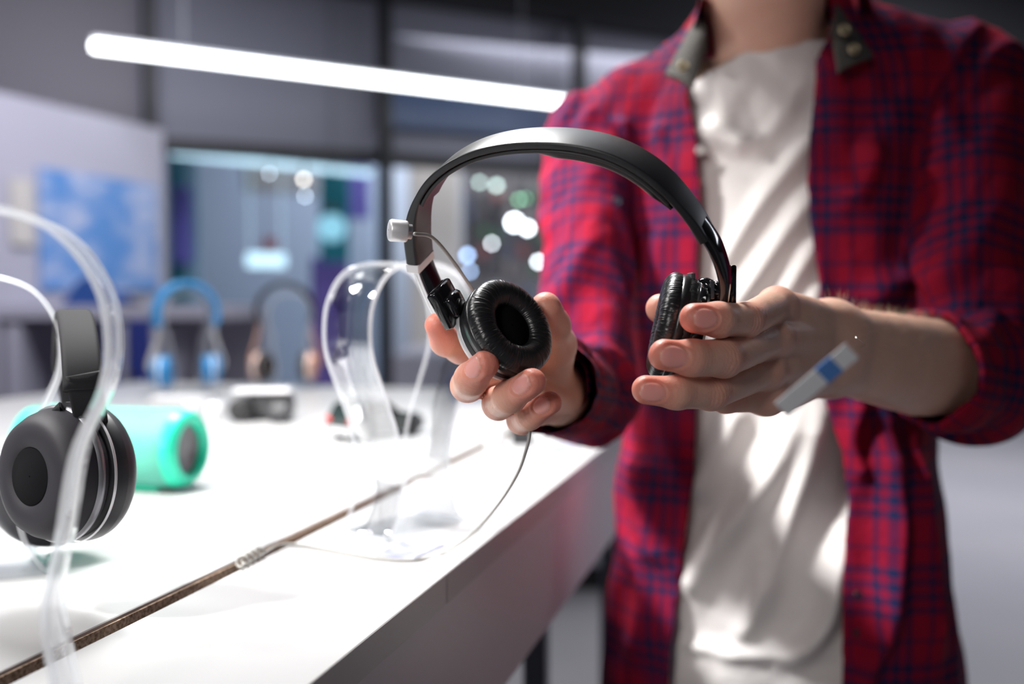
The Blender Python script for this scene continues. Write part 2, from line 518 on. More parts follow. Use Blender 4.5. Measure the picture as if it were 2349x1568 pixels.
# skin: Tint attribute R = nail, G = blush, B = fine dorsal creases
def _skin():
    m = bpy.data.materials.new('skin'); m.use_nodes = True
    nt = m.node_tree; b = nt.nodes['Principled BSDF']; L = nt.links.new
    at = nt.nodes.new('ShaderNodeAttribute'); at.attribute_name = 'tint'
    sp = nt.nodes.new('ShaderNodeSeparateColor'); L(at.outputs['Color'], sp.inputs[0])
    tc = nt.nodes.new('ShaderNodeTexCoord')
    nz = nt.nodes.new('ShaderNodeTexNoise'); nz.inputs['Scale'].default_value = 55; nz.inputs['Detail'].default_value = 4
    L(tc.outputs['Object'], nz.inputs['Vector'])
    def mix(a, bcol, fac):
        x = nt.nodes.new('ShaderNodeMix'); x.data_type = 'RGBA'
        if isinstance(a, tuple): x.inputs[6].default_value = (*a, 1)
        else: L(a, x.inputs[6])
        if isinstance(bcol, tuple): x.inputs[7].default_value = (*bcol, 1)
        else: L(bcol, x.inputs[7])
        L(fac, x.inputs[0]); return x.outputs[2]
    c = mix((.70, .41, .30), (.80, .52, .41), nz.outputs['Fac'])
    c = mix(c, (.74, .20, .15), sp.outputs[1])
    c = mix(c, (.84, .40, .36), sp.outputs[0])
    L(c, b.inputs['Base Color'])
    r = nt.nodes.new('ShaderNodeMapRange'); r.inputs[3].default_value = .46; r.inputs[4].default_value = .24
    L(sp.outputs[0], r.inputs[0]); L(r.outputs[0], b.inputs['Roughness'])
    b.inputs['Subsurface Weight'].default_value = .38
    b.inputs['Subsurface Radius'].default_value = (1.0, .3, .16)
    b.inputs['Subsurface Scale'].default_value = .008
    b.inputs['Specular IOR Level'].default_value = .4
    vo = nt.nodes.new('ShaderNodeTexVoronoi'); vo.inputs['Scale'].default_value = 900
    L(tc.outputs['Object'], vo.inputs['Vector'])
    n2 = nt.nodes.new('ShaderNodeTexNoise'); n2.inputs['Scale'].default_value = 260; n2.inputs['Detail'].default_value = 4
    L(tc.outputs['Object'], n2.inputs['Vector'])
    ad = nt.nodes.new('ShaderNodeMath'); ad.operation = 'MULTIPLY_ADD'; ad.inputs[1].default_value = .25
    L(vo.outputs['Distance'], ad.inputs[0]); L(n2.outputs['Fac'], ad.inputs[2])
    inv = nt.nodes.new('ShaderNodeMath'); inv.operation = 'SUBTRACT'; inv.inputs[0].default_value = 1; L(sp.outputs[0], inv.inputs[1])
    bs = nt.nodes.new('ShaderNodeMath'); bs.operation = 'MULTIPLY'; bs.inputs[1].default_value = .3; L(inv.outputs[0], bs.inputs[0])
    bp = nt.nodes.new('ShaderNodeBump'); bp.inputs['Distance'].default_value = .0009
    L(bs.outputs[0], bp.inputs['Strength']); L(ad.outputs[0], bp.inputs['Height']); L(bp.outputs[0], b.inputs['Normal'])
    return m
M_skin = _skin()

def _plaid():
    m = bpy.data.materials.new('red_navy_plaid_flannel'); m.use_nodes = True
    nt = m.node_tree; b = nt.nodes['Principled BSDF']; L = nt.links.new
    at = nt.nodes.new('ShaderNodeAttribute'); at.attribute_name = 'plaid'
    nz = nt.nodes.new('ShaderNodeTexNoise'); nz.inputs['Scale'].default_value = 900
    L(at.outputs['Vector'], nz.inputs['Vector'])
    sp = nt.nodes.new('ShaderNodeSeparateXYZ'); L(at.outputs['Vector'], sp.inputs[0])
    def M(op, a, bb=None, c=None):
        x = nt.nodes.new('ShaderNodeMath'); x.operation = op
        for i, v in enumerate((a, bb, c)):
            if v is None: continue
            if isinstance(v, (int, float)): x.inputs[i].default_value = v
            else: L(v, x.inputs[i])
        return x.outputs[0]
    def stripe(src, period, fine, ph):
        t = M('FRACT', M('MULTIPLY_ADD', src, 1 / period, ph))
        cl = M('MULTIPLY', M('GREATER_THAN', t, .06), M('LESS_THAN', t, .60))
        fi = M('GREATER_THAN', M('SINE', M('MULTIPLY', src, 2 * math.pi / fine)), -.05)
        dark = M('MULTIPLY', cl, fi)
        t2 = M('MULTIPLY', M('GREATER_THAN', t, .76), M('LESS_THAN', t, .80))
        return M('MAXIMUM', M('MAXIMUM', dark, M('MULTIPLY', cl, .22)), M('MULTIPLY', t2, .8))
    su = stripe(sp.outputs[0], .074, .0112, .1)
    sv = stripe(sp.outputs[1], .090, .0135, .3)
    s = M('MULTIPLY_ADD', su, .5, M('MULTIPLY', sv, .5))
    s = M('ADD', s, M('MULTIPLY_ADD', nz.outputs['Fac'], .1, -.05))
    cr = nt.nodes.new('ShaderNodeValToRGB')
    e = cr.color_ramp.elements
    e[0].position = 0; e[0].color = (.27, .005, .026, 1)
    e[1].position = 1; e[1].color = (.008, .016, .066, 1)
    k = cr.color_ramp.elements.new(.5); k.color = (.105, .008, .045, 1)
    L(s, cr.inputs[0]); L(cr.outputs[0], b.inputs['Base Color'])
    b.inputs['Roughness'].default_value = .9
    b.inputs['Specular IOR Level'].default_value = .15
    b.inputs['Sheen Weight'].default_value = .0
    b.inputs['Sheen Roughness'].default_value = .4
    n2 = nt.nodes.new('ShaderNodeTexNoise'); n2.inputs['Scale'].default_value = 160; n2.inputs['Detail'].default_value = 4
    L(at.outputs['Vector'], n2.inputs['Vector'])
    bp = nt.nodes.new('ShaderNodeBump'); bp.inputs['Strength'].default_value = .35; bp.inputs['Distance'].default_value = .004
    L(n2.outputs['Fac'], bp.inputs['Height']); L(bp.outputs[0], b.inputs['Normal'])
    return m
M_plaid = _plaid()
M_tee = mat('off_white_jersey', (.80, .765, .75), .85, spec=.2, bump=(220, .25, .002))

# ---------------------------------------------------------------- the setting
def struct(name, mb, m, smooth=False):
    o = mb.build(name, m, None, smooth)
    o['kind'] = 'structure'
    return o
struct('floor', MB().box((1.0, 5.0, -.05), (16, 16, .1)), M_floor)
struct('ceiling', MB().box((1.0, 5.0, 3.45), (16, 16, .1)), M_ceiling)
# back wall line: runs to the right and away
BW0 = P(345, 682, 5.0); BW0[2] = 0
BD = nrm((.90, .43, 0)); BN = np.array([-BD[1], BD[0], 0])
AXB = [BD, BN, np.array([0, 0, 1.0])]
def bw(s, off=0, z=0):
    q = BW0 + BD * s + BN * off; q[2] = z; return q
z_sof = PY(380, 322, BW0[1])[2]
# upper band of grey panels between black posts
def s_at(px):                       # where a pixel column meets the back wall
    r = ray(px, 682)
    A = np.array([[r[0], -BD[0]], [r[1], -BD[1]]])
    t = np.linalg.solve(A, (BW0[:2] - CAM[:2]))
    return t[1]
s1, s2, s3 = 0.0, s_at(872), s_at(1308)
mb = MB(); mb.box(bw(1.2, .06, z_sof + .42), (7.4, .08, .86), AXB)
struct('wall_back', mb, M_panel)
mb = MB(); mb.box(bw(-1.9, .05, 2.0), (3.7, .10, 4.0), AXB)
struct('wall_back_left', mb, M_panel2)
mb = MB(); mb.box(bw(2.9, -.05, 3.12), (8.6, .30, .62), AXB); 
struct('trim_1', mb, M_ceiling)
for i, s in enumerate((s1, s2, s3, 4.6)):
    mb = MB(); mb.box(bw(s, -.10, 1.65), (.06, .10, 3.3), AXB, bev=.01)
    t = mb.build('steel_post', M_post)
    tag(t, ['black steel post where the white partition meets the glazing', 'black steel post right of the glazed shopfront bay',
            'black steel post just left of the man\'s shoulder', 'black steel post hidden behind the man'][i], 'post')
mb = MB(); mb.box(bw(2.0, 0, z_sof - .02), (4.2, .08, .07), AXB)
struct('trim_2', mb, M_post)
mb = MB(); mb.box(bw((s1 + s2) / 2, .01, z_sof / 2), (s2 - s1, .012, z_sof), AXB)
o = mb.build('window_1', M_glass); o['kind'] = 'structure'
# left partition
WL0 = P(380, 682, 4.82); WL0[2] = 0; LD = nrm((-.38, -1.0, 0)); LNn = np.array([LD[1], -LD[0], 0])
AXL = [LD, LNn, np.array([0, 0, 1.0])]
z_wl = PY(377, 298, WL0[1])[2]
mb = MB()
c = WL0 + LD * 1.5 + LNn * .06; c[2] = z_wl / 2
mb.box(c, (3.0, .12, z_wl), AXL)
struct('wall_left', mb, M_wall)
# right wall far away and the arcade behind the glass
mb = MB(); mb.box((6.2, 9.6, 1.7), (7.5, .15, 3.4)); struct('wall_right', mb, M_wall)
mb = MB(); mb.box((6.2, 9.50, .06), (7.5, .04, .12)); struct('baseboard_right', mb, M_post)
mb = MB(); mb.box(bw(1.0, 3.2, 1.7), (9.0, .1, 3.4), AXB); struct('wall_arcade', mb, M_greyblue)

# ---------------------------------------------------------------- background dressing
def bwplane(px, py, off):
    """point on a plane parallel to the back wall, off behind it"""
    r = ray(px, py); o = bw(0, off)
    t = ((o - CAM) @ BN) / (r @ BN)
    return CAM + r * t
def banner(name, px0, px1, py0, py1, off, m, label, cat='banner', depth=.03):
    a = bwplane(px0, py1, off); b = bwplane(px1, py0, off)
    c = (a + b) / 2
    wd = abs((b - a) @ BD); h = abs(b[2] - a[2])
    mb = MB()
    if cat == 'panel' and off > .4:            # free-standing, down to the floor
        z1 = c[2] + h / 2; mb.box((c[0], c[1], z1 / 2), (wd, depth, z1), AXB, bev=min(.01, depth / 3))
    else:
        mb.box(c, (wd, depth, h), AXB, bev=min(.01, depth / 3))
        if off > .1:
            for k in (-.4, .4):
                t_ = c + BD * wd * k
                mb.tube([t_ + np.array([0, 0, h / 2 - .005]), np.array([t_[0], t_[1], 3.40])], .002, 5)
    o = mb.build(name, m)
    return tag(o, label, cat)
banner('hanging_banner', 390, 420, 322, 720, .6, M_teal, 'narrow teal hanging banner behind the glass beside the white partition')
banner('hanging_banner', 398, 440, 430, 605, .48, M_purple, 'short purple banner behind the glass beside the white partition')
banner('display_board', 425, 456, 322, 705, 1.1, mat('pale_cyan_board', (.35, .55, .66), .6), 'narrow pale cyan board right of the teal banner', 'board')
banner('hanging_banner', 735, 800, 345, 600, .6, M_teal, 'wide teal hanging banner behind the glass near the black post')
banner('hanging_banner', 770, 845, 350, 500, .9, M_purple, 'purple hanging banner behind the glass near the black post')
banner('notice_board', 560, 730, 330, 440, 1.2, M_cream, 'cream notice board high on the wall behind the glass', 'board')
banner('partition_board', 715, 800, 590, 760, .8, mat('plum_print', (.20, .12, .42), .6), 'plum coloured display panel behind the glass', 'panel')
banner('partition_board', 820, 935, 360, 860, 1.6, mat('pale_blue_panel', (.50, .58, .70), .5), 'tall pale blue display panel behind the black post', 'panel')
banner('partition_board', 940, 1055, 370, 680, .8, M_cream, 'tall cream panel seen through the held headphones', 'panel')
banner('partition_board', 880, 1300, 222, 292, -.035, mat('dark_blue_panel', (.035, .065, .15), .4), 'long dark blue fascia panel right of the glazed bay', 'panel')
banner('partition_board', 895, 1300, 300, 345, .3, M_dark, 'long dark panel below the blue fascia', 'panel')
banner('red_sign', 603, 635, 545, 575, 1.0, mat('dull_red_sign', (.45, .12, .12), .6), 'small dull red sign behind the glass', 'sign')
banner('lit_sign', 566, 655, 582, 612, .9, M_soft_glow, 'glowing pale blue sign with rounded ends behind the glass', 'sign')
banner('display_screen', 730, 790, 500, 575, .7, M_bulb_cy, 'glowing cyan screen behind the glass beside the teal banner', 'screen')

def lamp_globe(px, py, d, r, m, label, group=None):
    t = thing('globe_lamp', label, 'lamp', tuple(P(px, py, d)), 0, group)
    mb = MB()
    prof = [(max(1e-4, r * math.sin(a)), -r * math.cos(a)) for a in np.linspace(0.02, math.pi - .3, 10)]
    mb.lathe(prof, (0, 0, 0), n=16); mb.build('bulb', m, t, True, keep=True)
    mb = MB(); mb.lathe([(r * .3, r * .9), (r * .32, r * 1.5), (.004, r * 1.6)], n=12)
    mb.tube([(0, 0, r * 1.5), (0, 0, 3.4 - t.location[2])], .003, 6)
    mb.build('cord', M_black, t, True, keep=True)
    return t
for (px, py, d, r, m, lab) in [
    (697, 411, 5.45, .012, M_bulb_warm, 'small bright warm globe lamp behind the glass bay'),
    (700, 450, 5.5, .007, M_bulb, 'dim small globe lamp just below the bright warm one'),
    (618, 398, 5.5, .006, M_bulb, 'faint globe lamp left of the bright warm one behind the glass'),
    (886, 386, 5.9, .018, M_bulb_warm, 'soft warm globe lamp beside the black post'),
    (1100, 418, 6.4, .013, M_bulb_pl, 'pale green globe lamp, left one of the close pair inside the headband'),
    (1139, 425, 6.2, .016, M_bulb_pl, 'pale green globe lamp, right one of the close pair inside the headband'),
    (1190, 458, 6.3, .013, M_bulb_gr, 'green globe lamp inside the headband above the bright white one'),
    (1205, 455, 6.6, .010, M_bulb_gr, 'fainter green globe lamp beside the green one near the plaid sleeve'),
    (1180, 510, 5.9, .030, M_bulb, 'large bright white globe lamp inside the headband'),
    (1210, 523, 6.0, .020, M_bulb, 'white globe lamp overlapping the large bright one near the sleeve'),
    (1072, 585, 5.8, .016, M_bulb_bl, 'blue white globe lamp beside the cable of the held headphones'),
    (1078, 622, 5.9, .012, M_bulb_bl, 'dimmer blue globe lamp just below the blue white one'),
    (1128, 558, 6.1, .010, M_bulb, 'faint white globe lamp right of the blue white one'),
    (1235, 600, 5.8, .013, M_bulb, 'faint white globe lamp touching the edge of the plaid sleeve'),
    (762, 522, 5.35, .075, M_bulb_cy, 'big soft cyan globe lamp behind the teal banner'),
    ]:
    lamp_globe(px, py, d, r, m, lab)

# small boxed goods hanging behind the glass right of the black post
gcol = [(.10, .09, .10), (.30, .27, .26), (.05, .05, .07), (.42, .40, .42), (.14, .18, .28), (.35, .12, .12), (.10, .22, .14)]
rg_ = np.random.default_rng(12)
rack = thing('goods_rack', 'dark goods rack seen through the held headphones', 'rack', tuple(bwplane(1150, 900, .9) * np.array([1, 1, 0])))
a = bwplane(1062, 640, .9); b = bwplane(1290, 400, .9); c = (a + b) / 2
MB().box((c[0], c[1], b[2] / 2), (abs((b - a) @ BD), .04, b[2]), AXB, bev=.01).build('back_board', mat('rack_board', (.20, .19, .20), .6), rack)
for r_ in range(5):
    for c_ in range(7):
        px = 1075 + c_ * 30 + rg_.uniform(-5, 5); py = 455 + r_ * 40 + rg_.uniform(-5, 5)
        q = bwplane(px, py, .84)
        MB().box(q, (rg_.uniform(.035, .065), .04, rg_.uniform(.05, .085)), AXB, bev=.004).build('boxed_accessory', mat('box_colour', gcol[int(rg_.integers(0, 7))], .45))
        o_ = [x for x in COL.objects if x.name.startswith('boxed_accessory')][-1]
        tag(o_, 'small boxed accessory hanging on the dark goods rack', 'boxed accessory', 'boxed accessories on the goods rack')
# long linear luminaire and its reflection in the glass
def tube_light(name, a, b, r, m, label, hang=3.4):
    a = np.asarray(a); b = np.asarray(b); c = (a + b) / 2
    t = thing(name, label, 'lamp', tuple(c))
    u = nrm(b - a); v = np.cross((0, 0, 1), u); v = nrm(v); wz = np.cross(u, v)
    MB().box(c, (np.linalg.norm(b - a), r * 2, r * 1.6), [u, v, wz], bev=r * .3).build('diffuser', m, t)
    mb = MB(); mb.box(c + wz * (r * .8 + .008), (np.linalg.norm(b - a), r * 1.6, .016), [u, v, wz])
    for k in (.15, .85):
        q = a + (b - a) * k
        mb.tube([q + np.array([0, 0, r]), [q[0], q[1], hang]], .002, 6)
    mb.build('housing', M_white_pl, t)
    return t
hL = 2.25
tube_light('light_strip', PZ(212, 104, hL), PZ(1330, 240, hL), .022, M_tube, 'long glowing white linear pendant lamp hanging before the grey panels')
a = bwplane(392, 352, .35); b = bwplane(850, 398, .35)
b2 = b.copy()
a = a + np.array([0, 0, .0]); tube_light('light_strip', a, b2, .018, M_soft_glow, 'dim pale blue glowing bar standing in for a strip light reflected in the glass bay')  # reflected strip imitated by a glowing bar behind the glass

# shelving unit with goods along the left partition
zsh = .93
unit = thing('display_shelf', 'white display shelf unit standing against the left partition', 'shelf', tuple(P(220, 900, 4.0) * np.array([1, 1, 0])))
c0 = P(170, 700, 3.4); 
mb = MB(); 
ctop = P(215, 714, 4.1); ztop = ctop[2]
mb.box((ctop[0] - .1, ctop[1], ztop), (1.5, .4, .05)); mb.build('shelf_board', M_wall, unit)
mb = MB(); mb.box((ctop[0] - .1, ctop[1] + .21, ztop / 2), (1.5, .04, ztop - .05)); mb.build('back_panel', M_wall, unit)
for k, px in enumerate((30, 275, 345)):
    q = P(px, 800, 3.9)
    mb = MB(); mb.box((q[0], q[1] + .2, (ztop - .05) / 2), (.05, .4, ztop - .05)); mb.build('side_panel', M_wall, unit)
mb = MB(); mb.box((ctop[0] - .1, ctop[1], .45), (1.5, .4, .04)); mb.build('shelf_board', M_wall, unit)
for k, (px0, px1, py0, py1, lab) in enumerate([
        (232, 262, 735, 960, 'tall navy blue box on the left shelf unit'),
        (285, 338, 735, 850, 'square navy blue box under the shelf board'),
        (300, 358, 858, 960, 'low navy blue box behind the blue headphones')]):
    a = P(px0, py1, 3.85); b = P(px1, py0, 3.85)
    h = b[2] - a[2]
    zb = .471 if k != 1 else P(px0, 858, 3.85)[2] + .001
    mb = MB(); mb.box(((a[0] + b[0]) / 2, a[1] + .12, (zb + b[2]) / 2), (b[0] - a[0], .16, b[2] - zb), bev=.004)
    tag(mb.build('navy_box', M_navy), lab, 'box')
mb = MB()
qq = [(0, 0), (.10, .075), (.17, .10), (.23, .055), (.33, .035), (.40, 0)]
a = P(165, 694, 4.05); V = []
for s in (0, .16):
    for (x, z) in qq: V.append((a[0] + x * .62, a[1] - .1 + s, ztop + .025 + z * 1.2))
n = len(qq)
F = [tuple(range(n)), tuple(range(2 * n - 1, n - 1, -1))] + [(i, (i + 1) % n, (i + 1) % n + n, i + n) for i in range(n)]
mb.add(V, F); tag(mb.build('blue_bag', mat('deep_blue_cloth', (.015, .07, .27), .7)), 'deep blue slanted cloth bag lying on the left shelf', 'bag')
mb = MB(); q = P(292, 690, 4.0); mb.box((q[0], q[1], ztop + .035), (.09, .1, .02), bev=.005)
tag(mb.build('black_case', M_black), 'flat black case beside the deep blue bag', 'case')

# wall poster, printed with soft blue shapes
def _poster(nt, out):
    b = nt.nodes.new('ShaderNodeBsdfPrincipled'); b.inputs['Roughness'].default_value = .6
    tc = nt.nodes.new('ShaderNodeTexCoord'); nz = nt.nodes.new('ShaderNodeTexNoise'); nz.inputs['Scale'].default_value = 2.6
    mp = nt.nodes.new('ShaderNodeMapping'); mp.inputs['Scale'].default_value = (1, 1, 2)
    nt.links.new(tc.outputs['Generated'], mp.inputs[0]); nt.links.new(mp.outputs[0], nz.inputs['Vector'])
    cr = nt.nodes.new('ShaderNodeValToRGB')
    cr.color_ramp.elements[0].position = .40; cr.color_ramp.elements[0].color = (.10, .26, .56, 1)
    cr.color_ramp.elements[1].position = .62; cr.color_ramp.elements[1].color = (.40, .47, .64, 1)
    nt.links.new(nz.outputs['Fac'], cr.inputs[0]); nt.links.new(cr.outputs[0], b.inputs['Base Color'])
    nt.links.new(b.outputs[0], out.inputs[0])
M_poster = plain('poster_print', _poster)
def wl(px, py):
    r = ray(px, py); t = ((WL0 - CAM) @ LNn) / (r @ LNn); return CAM + r * t
a = wl(88, 665); b = wl(352, 425)
c = (a + b) / 2; c = c - LNn * .012 * np.sign((LNn @ (c - CAM)))
mb = MB(); mb.box(c, (abs((b - a) @ LD), .012, b[2] - a[2]), AXL)
tag(mb.build('wall_poster', M_poster), 'blue and white cloudy poster on the white partition', 'poster')
a = wl(22, 560); b = wl(70, 415); c = (a + b) / 2; c = c - LNn * .01 * np.sign((LNn @ (c - CAM)))
mb = MB(); mb.box(c, (abs((b - a) @ LD), .01, b[2] - a[2]), AXL)
tag(mb.build('wall_notice', mat('beige_notice_print', (.55, .52, .47), .7)), 'narrow beige notice left of the blue poster', 'notice')

# far white counter seen under the man's sleeve
ctr = thing('far_counter', 'white low counter with a black plinth behind the man', 'counter', tuple(P(1320, 1360, 4.0) * np.array([1, 1, 0])))
q = P(1330, 1100, 4.0)
mb = MB(); mb.box((q[0] - .15, q[1] + .4, .53), (1.2, .8, .86), bev=.01); mb.build('cabinet_body', mat('counter_lavender', (.50, .50, .58), .5), ctr)
mb = MB(); mb.box((q[0] - .15, q[1] + .4, .05), (1.16, .76, .10)); mb.build('plinth', M_post, ctr)
for (px, py, cc, lab, w_) in [(1100, 905, M_navy, 'small navy box at the far end of the counter', .05)]:
    q = PZ(1070, 912); mb = MB(); mb.box((q[0], q[1], TZ + .021), (.055, .04, .042), bev=.002)
    tag(mb.build('navy_box', cc), 'small navy box at the far end of the counter', 'box')
# row of blurred goods on the far counter
for i in range(9):
    q = P(1080 + i * 19, 600, 4.2 + .12 * (i % 3)); hgt = (.96 + .14 + .05 * ((i * 7) % 4))
    col = [(.10, .11, .13), (.45, .46, .5), (.20, .24, .32), (.6, .6, .62), (.08, .08, .1)][i % 5]
    mb = MB(); z1 = .96 + .10 + .06 * ((i * 5) % 4)
    mb.lathe([(.028, .96), (.030, .97), (.030, z1 - .02), (.02, z1), (.001, z1)], (q[0], q[1], 0), n=16)
    tag(mb.build('small_speaker', mat('goods_colour', col, .4), smooth=True),
        'small round portable speaker in the row on the far counter', 'speaker', 'row of small speakers on the far counter')

# ---------------------------------------------------------------- the display counter
E0 = PZ(710, 1568); E1 = PZ(1409, 1005)
TD = nrm((E1 - E0)); TD[2] = 0; TD = nrm(TD); TN = np.array([-TD[1], TD[0], 0])     # TN points to the left (away from the edge)
AXT = [TD, TN, np.array([0, 0, 1.0])]
seam = PZ(400, 1368); ds = (seam - E0) @ TN
E00 = E0 - TD * .7
Lc = float((PZ(600, 881) - E00) @ TD)
def tc(s, n_, z): q = E00 + TD * s + TN * n_; q[2] = z; return q
counter = thing('display_counter', 'long white display counter with a deep fascia and a chipboard seam', 'counter', tuple(tc(1.7, .5, 0)))
Wc = 1.2
gap = .0135
sj = (PZ(820, 1298) - E00) @ TD
th_ = .022
mb = MB(); mb.box(tc(Lc / 2, ds + gap / 2 + (Wc - ds) / 2, TZ - th_ / 2), (Lc, Wc - ds - gap / 2, th_), AXT, bev=.0006)
mb.build('worktop_panel', M_white, counter)
mb = MB(); mb.box(tc(Lc / 2, ds + gap / 2 - .0001, TZ - th_ / 2 - .0004), (Lc - .002, .0012, th_ - .0012), AXT)
mb.build('chipboard_edge', M_chip, counter)
mb = MB(); mb.box(tc((sj - .0003) / 2, (ds - gap / 2) / 2, TZ - th_ / 2), (sj - .0012, ds - gap / 2, th_), AXT, bev=.0006)
mb.build('front_strip', M_white, counter)
mb = MB(); mb.box(tc((sj + Lc) / 2, (ds - gap / 2) / 2, TZ - th_ / 2), (Lc - sj - .0016, ds - gap / 2, th_), AXT, bev=.0006)
mb.build('front_strip', M_white, counter)
fh = .118
mb = MB(); mb.box(tc(Lc / 2, .012, TZ - th_ - fh / 2 + .0002), (Lc, .018, fh), AXT, bev=.001); mb.build('fascia', M_fascia, counter)
mb = MB(); mb.box(tc(Lc / 2, Wc - .012, TZ - th_ - fh / 2), (Lc, .018, fh), AXT); mb.build('fascia', M_fascia, counter)
mb = MB(); mb.box(tc(Lc / 2, Wc / 2, TZ - th_ - .012), (Lc - .04, Wc - .06, .02), AXT); mb.build('underframe', M_dark, counter)
def s_for_px(px, n_, z):
    ss = np.linspace(.5, Lc, 600)
    return float(min(ss, key=lambda q: abs((tc(q, n_, z) - CAM)[0] / ((tc(q, n_, z) - CAM)[1] * CP - (z - CAM[2]) * SP) * FPX + 1174.5 - px)))
for (s, n_) in ((.35, .09), (s_for_px(1230, .06, .6), .06), (.35, Wc - .1), (Lc - .1, Wc - .1), (Lc - .1, .10)):
    mb = MB(); mb.box(tc(s, n_, (TZ - th_ - .02) / 2), (.028, .028, TZ - th_ - .02), AXT, bev=.003); mb.build('leg', M_steel, counter)

# ---------------------------------------------------------------- acrylic stands
def omega_profile(H, R, neck, foot):
    """(q, z) of one side then mirrored: foot out, neck, loop"""
    k = H / .25
    half = [(foot, .002), (foot * .9, .003), (neck + (foot - neck) * .45, .012), (neck + .002, .035 * k), (neck, .06 * k), (neck + .006, .095 * k),
            (R * .78, .135 * k), (R * .96, .165 * k), (R, .19 * k), (R * .93, .215 * k), (R * .70, .238 * k), (R * .35, .2485 * k), (0, .25 * k)]
    left = [(-a, b) for a, b in half]
    return left + half[::-1][1:]
def stand(loc, rz, label, H=.25, R=.072, neck=.032, foot=.055, width=.058, k=KS):
    H, R, neck, foot, width = H * k, R * k, neck * k, foot * k, width * k
    """profile runs along local x, width along local y"""
    t = thing('headphone_stand', label, 'headphone stand', loc, rz)
    pts = spline([(a, 0, b) for a, b in omega_profile(H, R, neck, foot)], 110)
    mb = MB(); mb.sweep(pts, (0, 1, 0), width, .0038, rnd=.25, m=0, m_edge=1, nseg=2)
    mb.build('loop', [M_acrylic, M_acr_edge], t, smooth=True, keep=True)
    mb = MB(); mb.box((0, 0, .0018), (foot * 2 - .004, width, .0034), bev=.0006)
    mb.build('base_plate', M_acrylic, t, keep=True)
    return t
q = PZ(905, 1222)
stand((q[0] + .005, q[1] + .02, TZ + .0005), math.atan2(.80, .60), 'empty clear acrylic omega stand beside the hand holding the ear cup', width=.06)
stand((-.277 * KS, .492 * KS, TZ + .0005), .26, 'clear acrylic stand in front of the black headphones at the picture edge', width=.05, H=.262, R=.075, neck=.044, foot=.058)
q = P(0, 900, .78 * KS)
stand((q[0] - .02, q[1], TZ + .0005), .45, 'clear acrylic stand behind the black headphones', width=.05, H=.235, R=.065)

# ---------------------------------------------------------------- headphones for display
def cup_mesh(R, o, ax, thick=.034, inner=.45, n=64):
    """lathe profiles: pad, housing; ax points to the pad side"""
    pad = MB(); a_ = np.linspace(0, 2 * math.pi, 24)
    rm = R * (1 + inner) / 2; rr = R * (1 - inner) / 2
    pad.lathe([(rm + rr * math.cos(t), thick * .30 + thick * .28 * math.sin(t)) for t in a_], o, ax, n)
    hs = MB(); hs.lathe([(.0005, thick * .2), (R * .9, thick * .15), (R * .97, thick * .02), (R * .96, -thick * .15), (R * .9, -thick * .32), (R * .7, -thick * .44), (.0005, -thick * .47)], o, ax, n)
    rg = MB(); rg.lathe([(R * .99, thick * .03), (R * 1.005, thick * .0), (R * 1.005, -thick * .06), (R * .98, -thick * .09)], o, ax, n)
    return pad, hs, rg
def display_headphones(label, loc, rz, half, height, R, mats, k=KS, n=40, hang_z=None, splay=(.25, -.25), wid=.040):
    """half: half-spread at the cups; top of band at z = height; local x is left-right"""
    t = thing('headphones', label, 'headphones', loc, rz)
    half, height, R, wid = half * k, height * k, R * k, wid * k
    band, slider, cup, pad, ring = mats
    zc = R + .004
    pts = []
    for a in np.linspace(-math.pi * .5 - .35, math.pi * .5 + .35, 60):
        pts.append((math.sin(a) * half * .92 * (1.0), 0, height - half * .95 + math.cos(a) * half * .95))
    pts = [p for p in pts if p[2] > zc + R * 1.3]
    MB().sweep(pts, (0, 1, 0), wid, .010, out_from=(0, 0, height - half), rnd=.4, nseg=3).build('headband', band, t, True, keep=True)
    for i, sg in enumerate((-1, 1)):
        e = pts[0] if sg < 0 else pts[-1]
        c = np.array([sg * half * .80, 0, zc])
        p = spline([e, (e[0] + sg * .003, 0, (e[2] + zc + R) / 2), (sg * (half * .80 + .022), 0, zc + R * .5), (sg * (half * .80 + .018), 0, zc)], 14)
        MB().sweep(p, (0, 1, 0), wid * .6, .005, rnd=.4, nseg=2).build('slider', slider, t, True, keep=True)
        ax = nrm((-sg * math.cos(splay[i]), -math.sin(splay[i]) if i == 0 else math.sin(-splay[i]), 0))
        pd, hs, rg = cup_mesh(R, c, ax, n=n)
        h = hs.build('ear_cup', cup, t, True, keep=True)
        pd.build('ear_pad', pad, h, True, keep=True)
        rg.build('trim_ring', ring, h, True, keep=True)
    return t
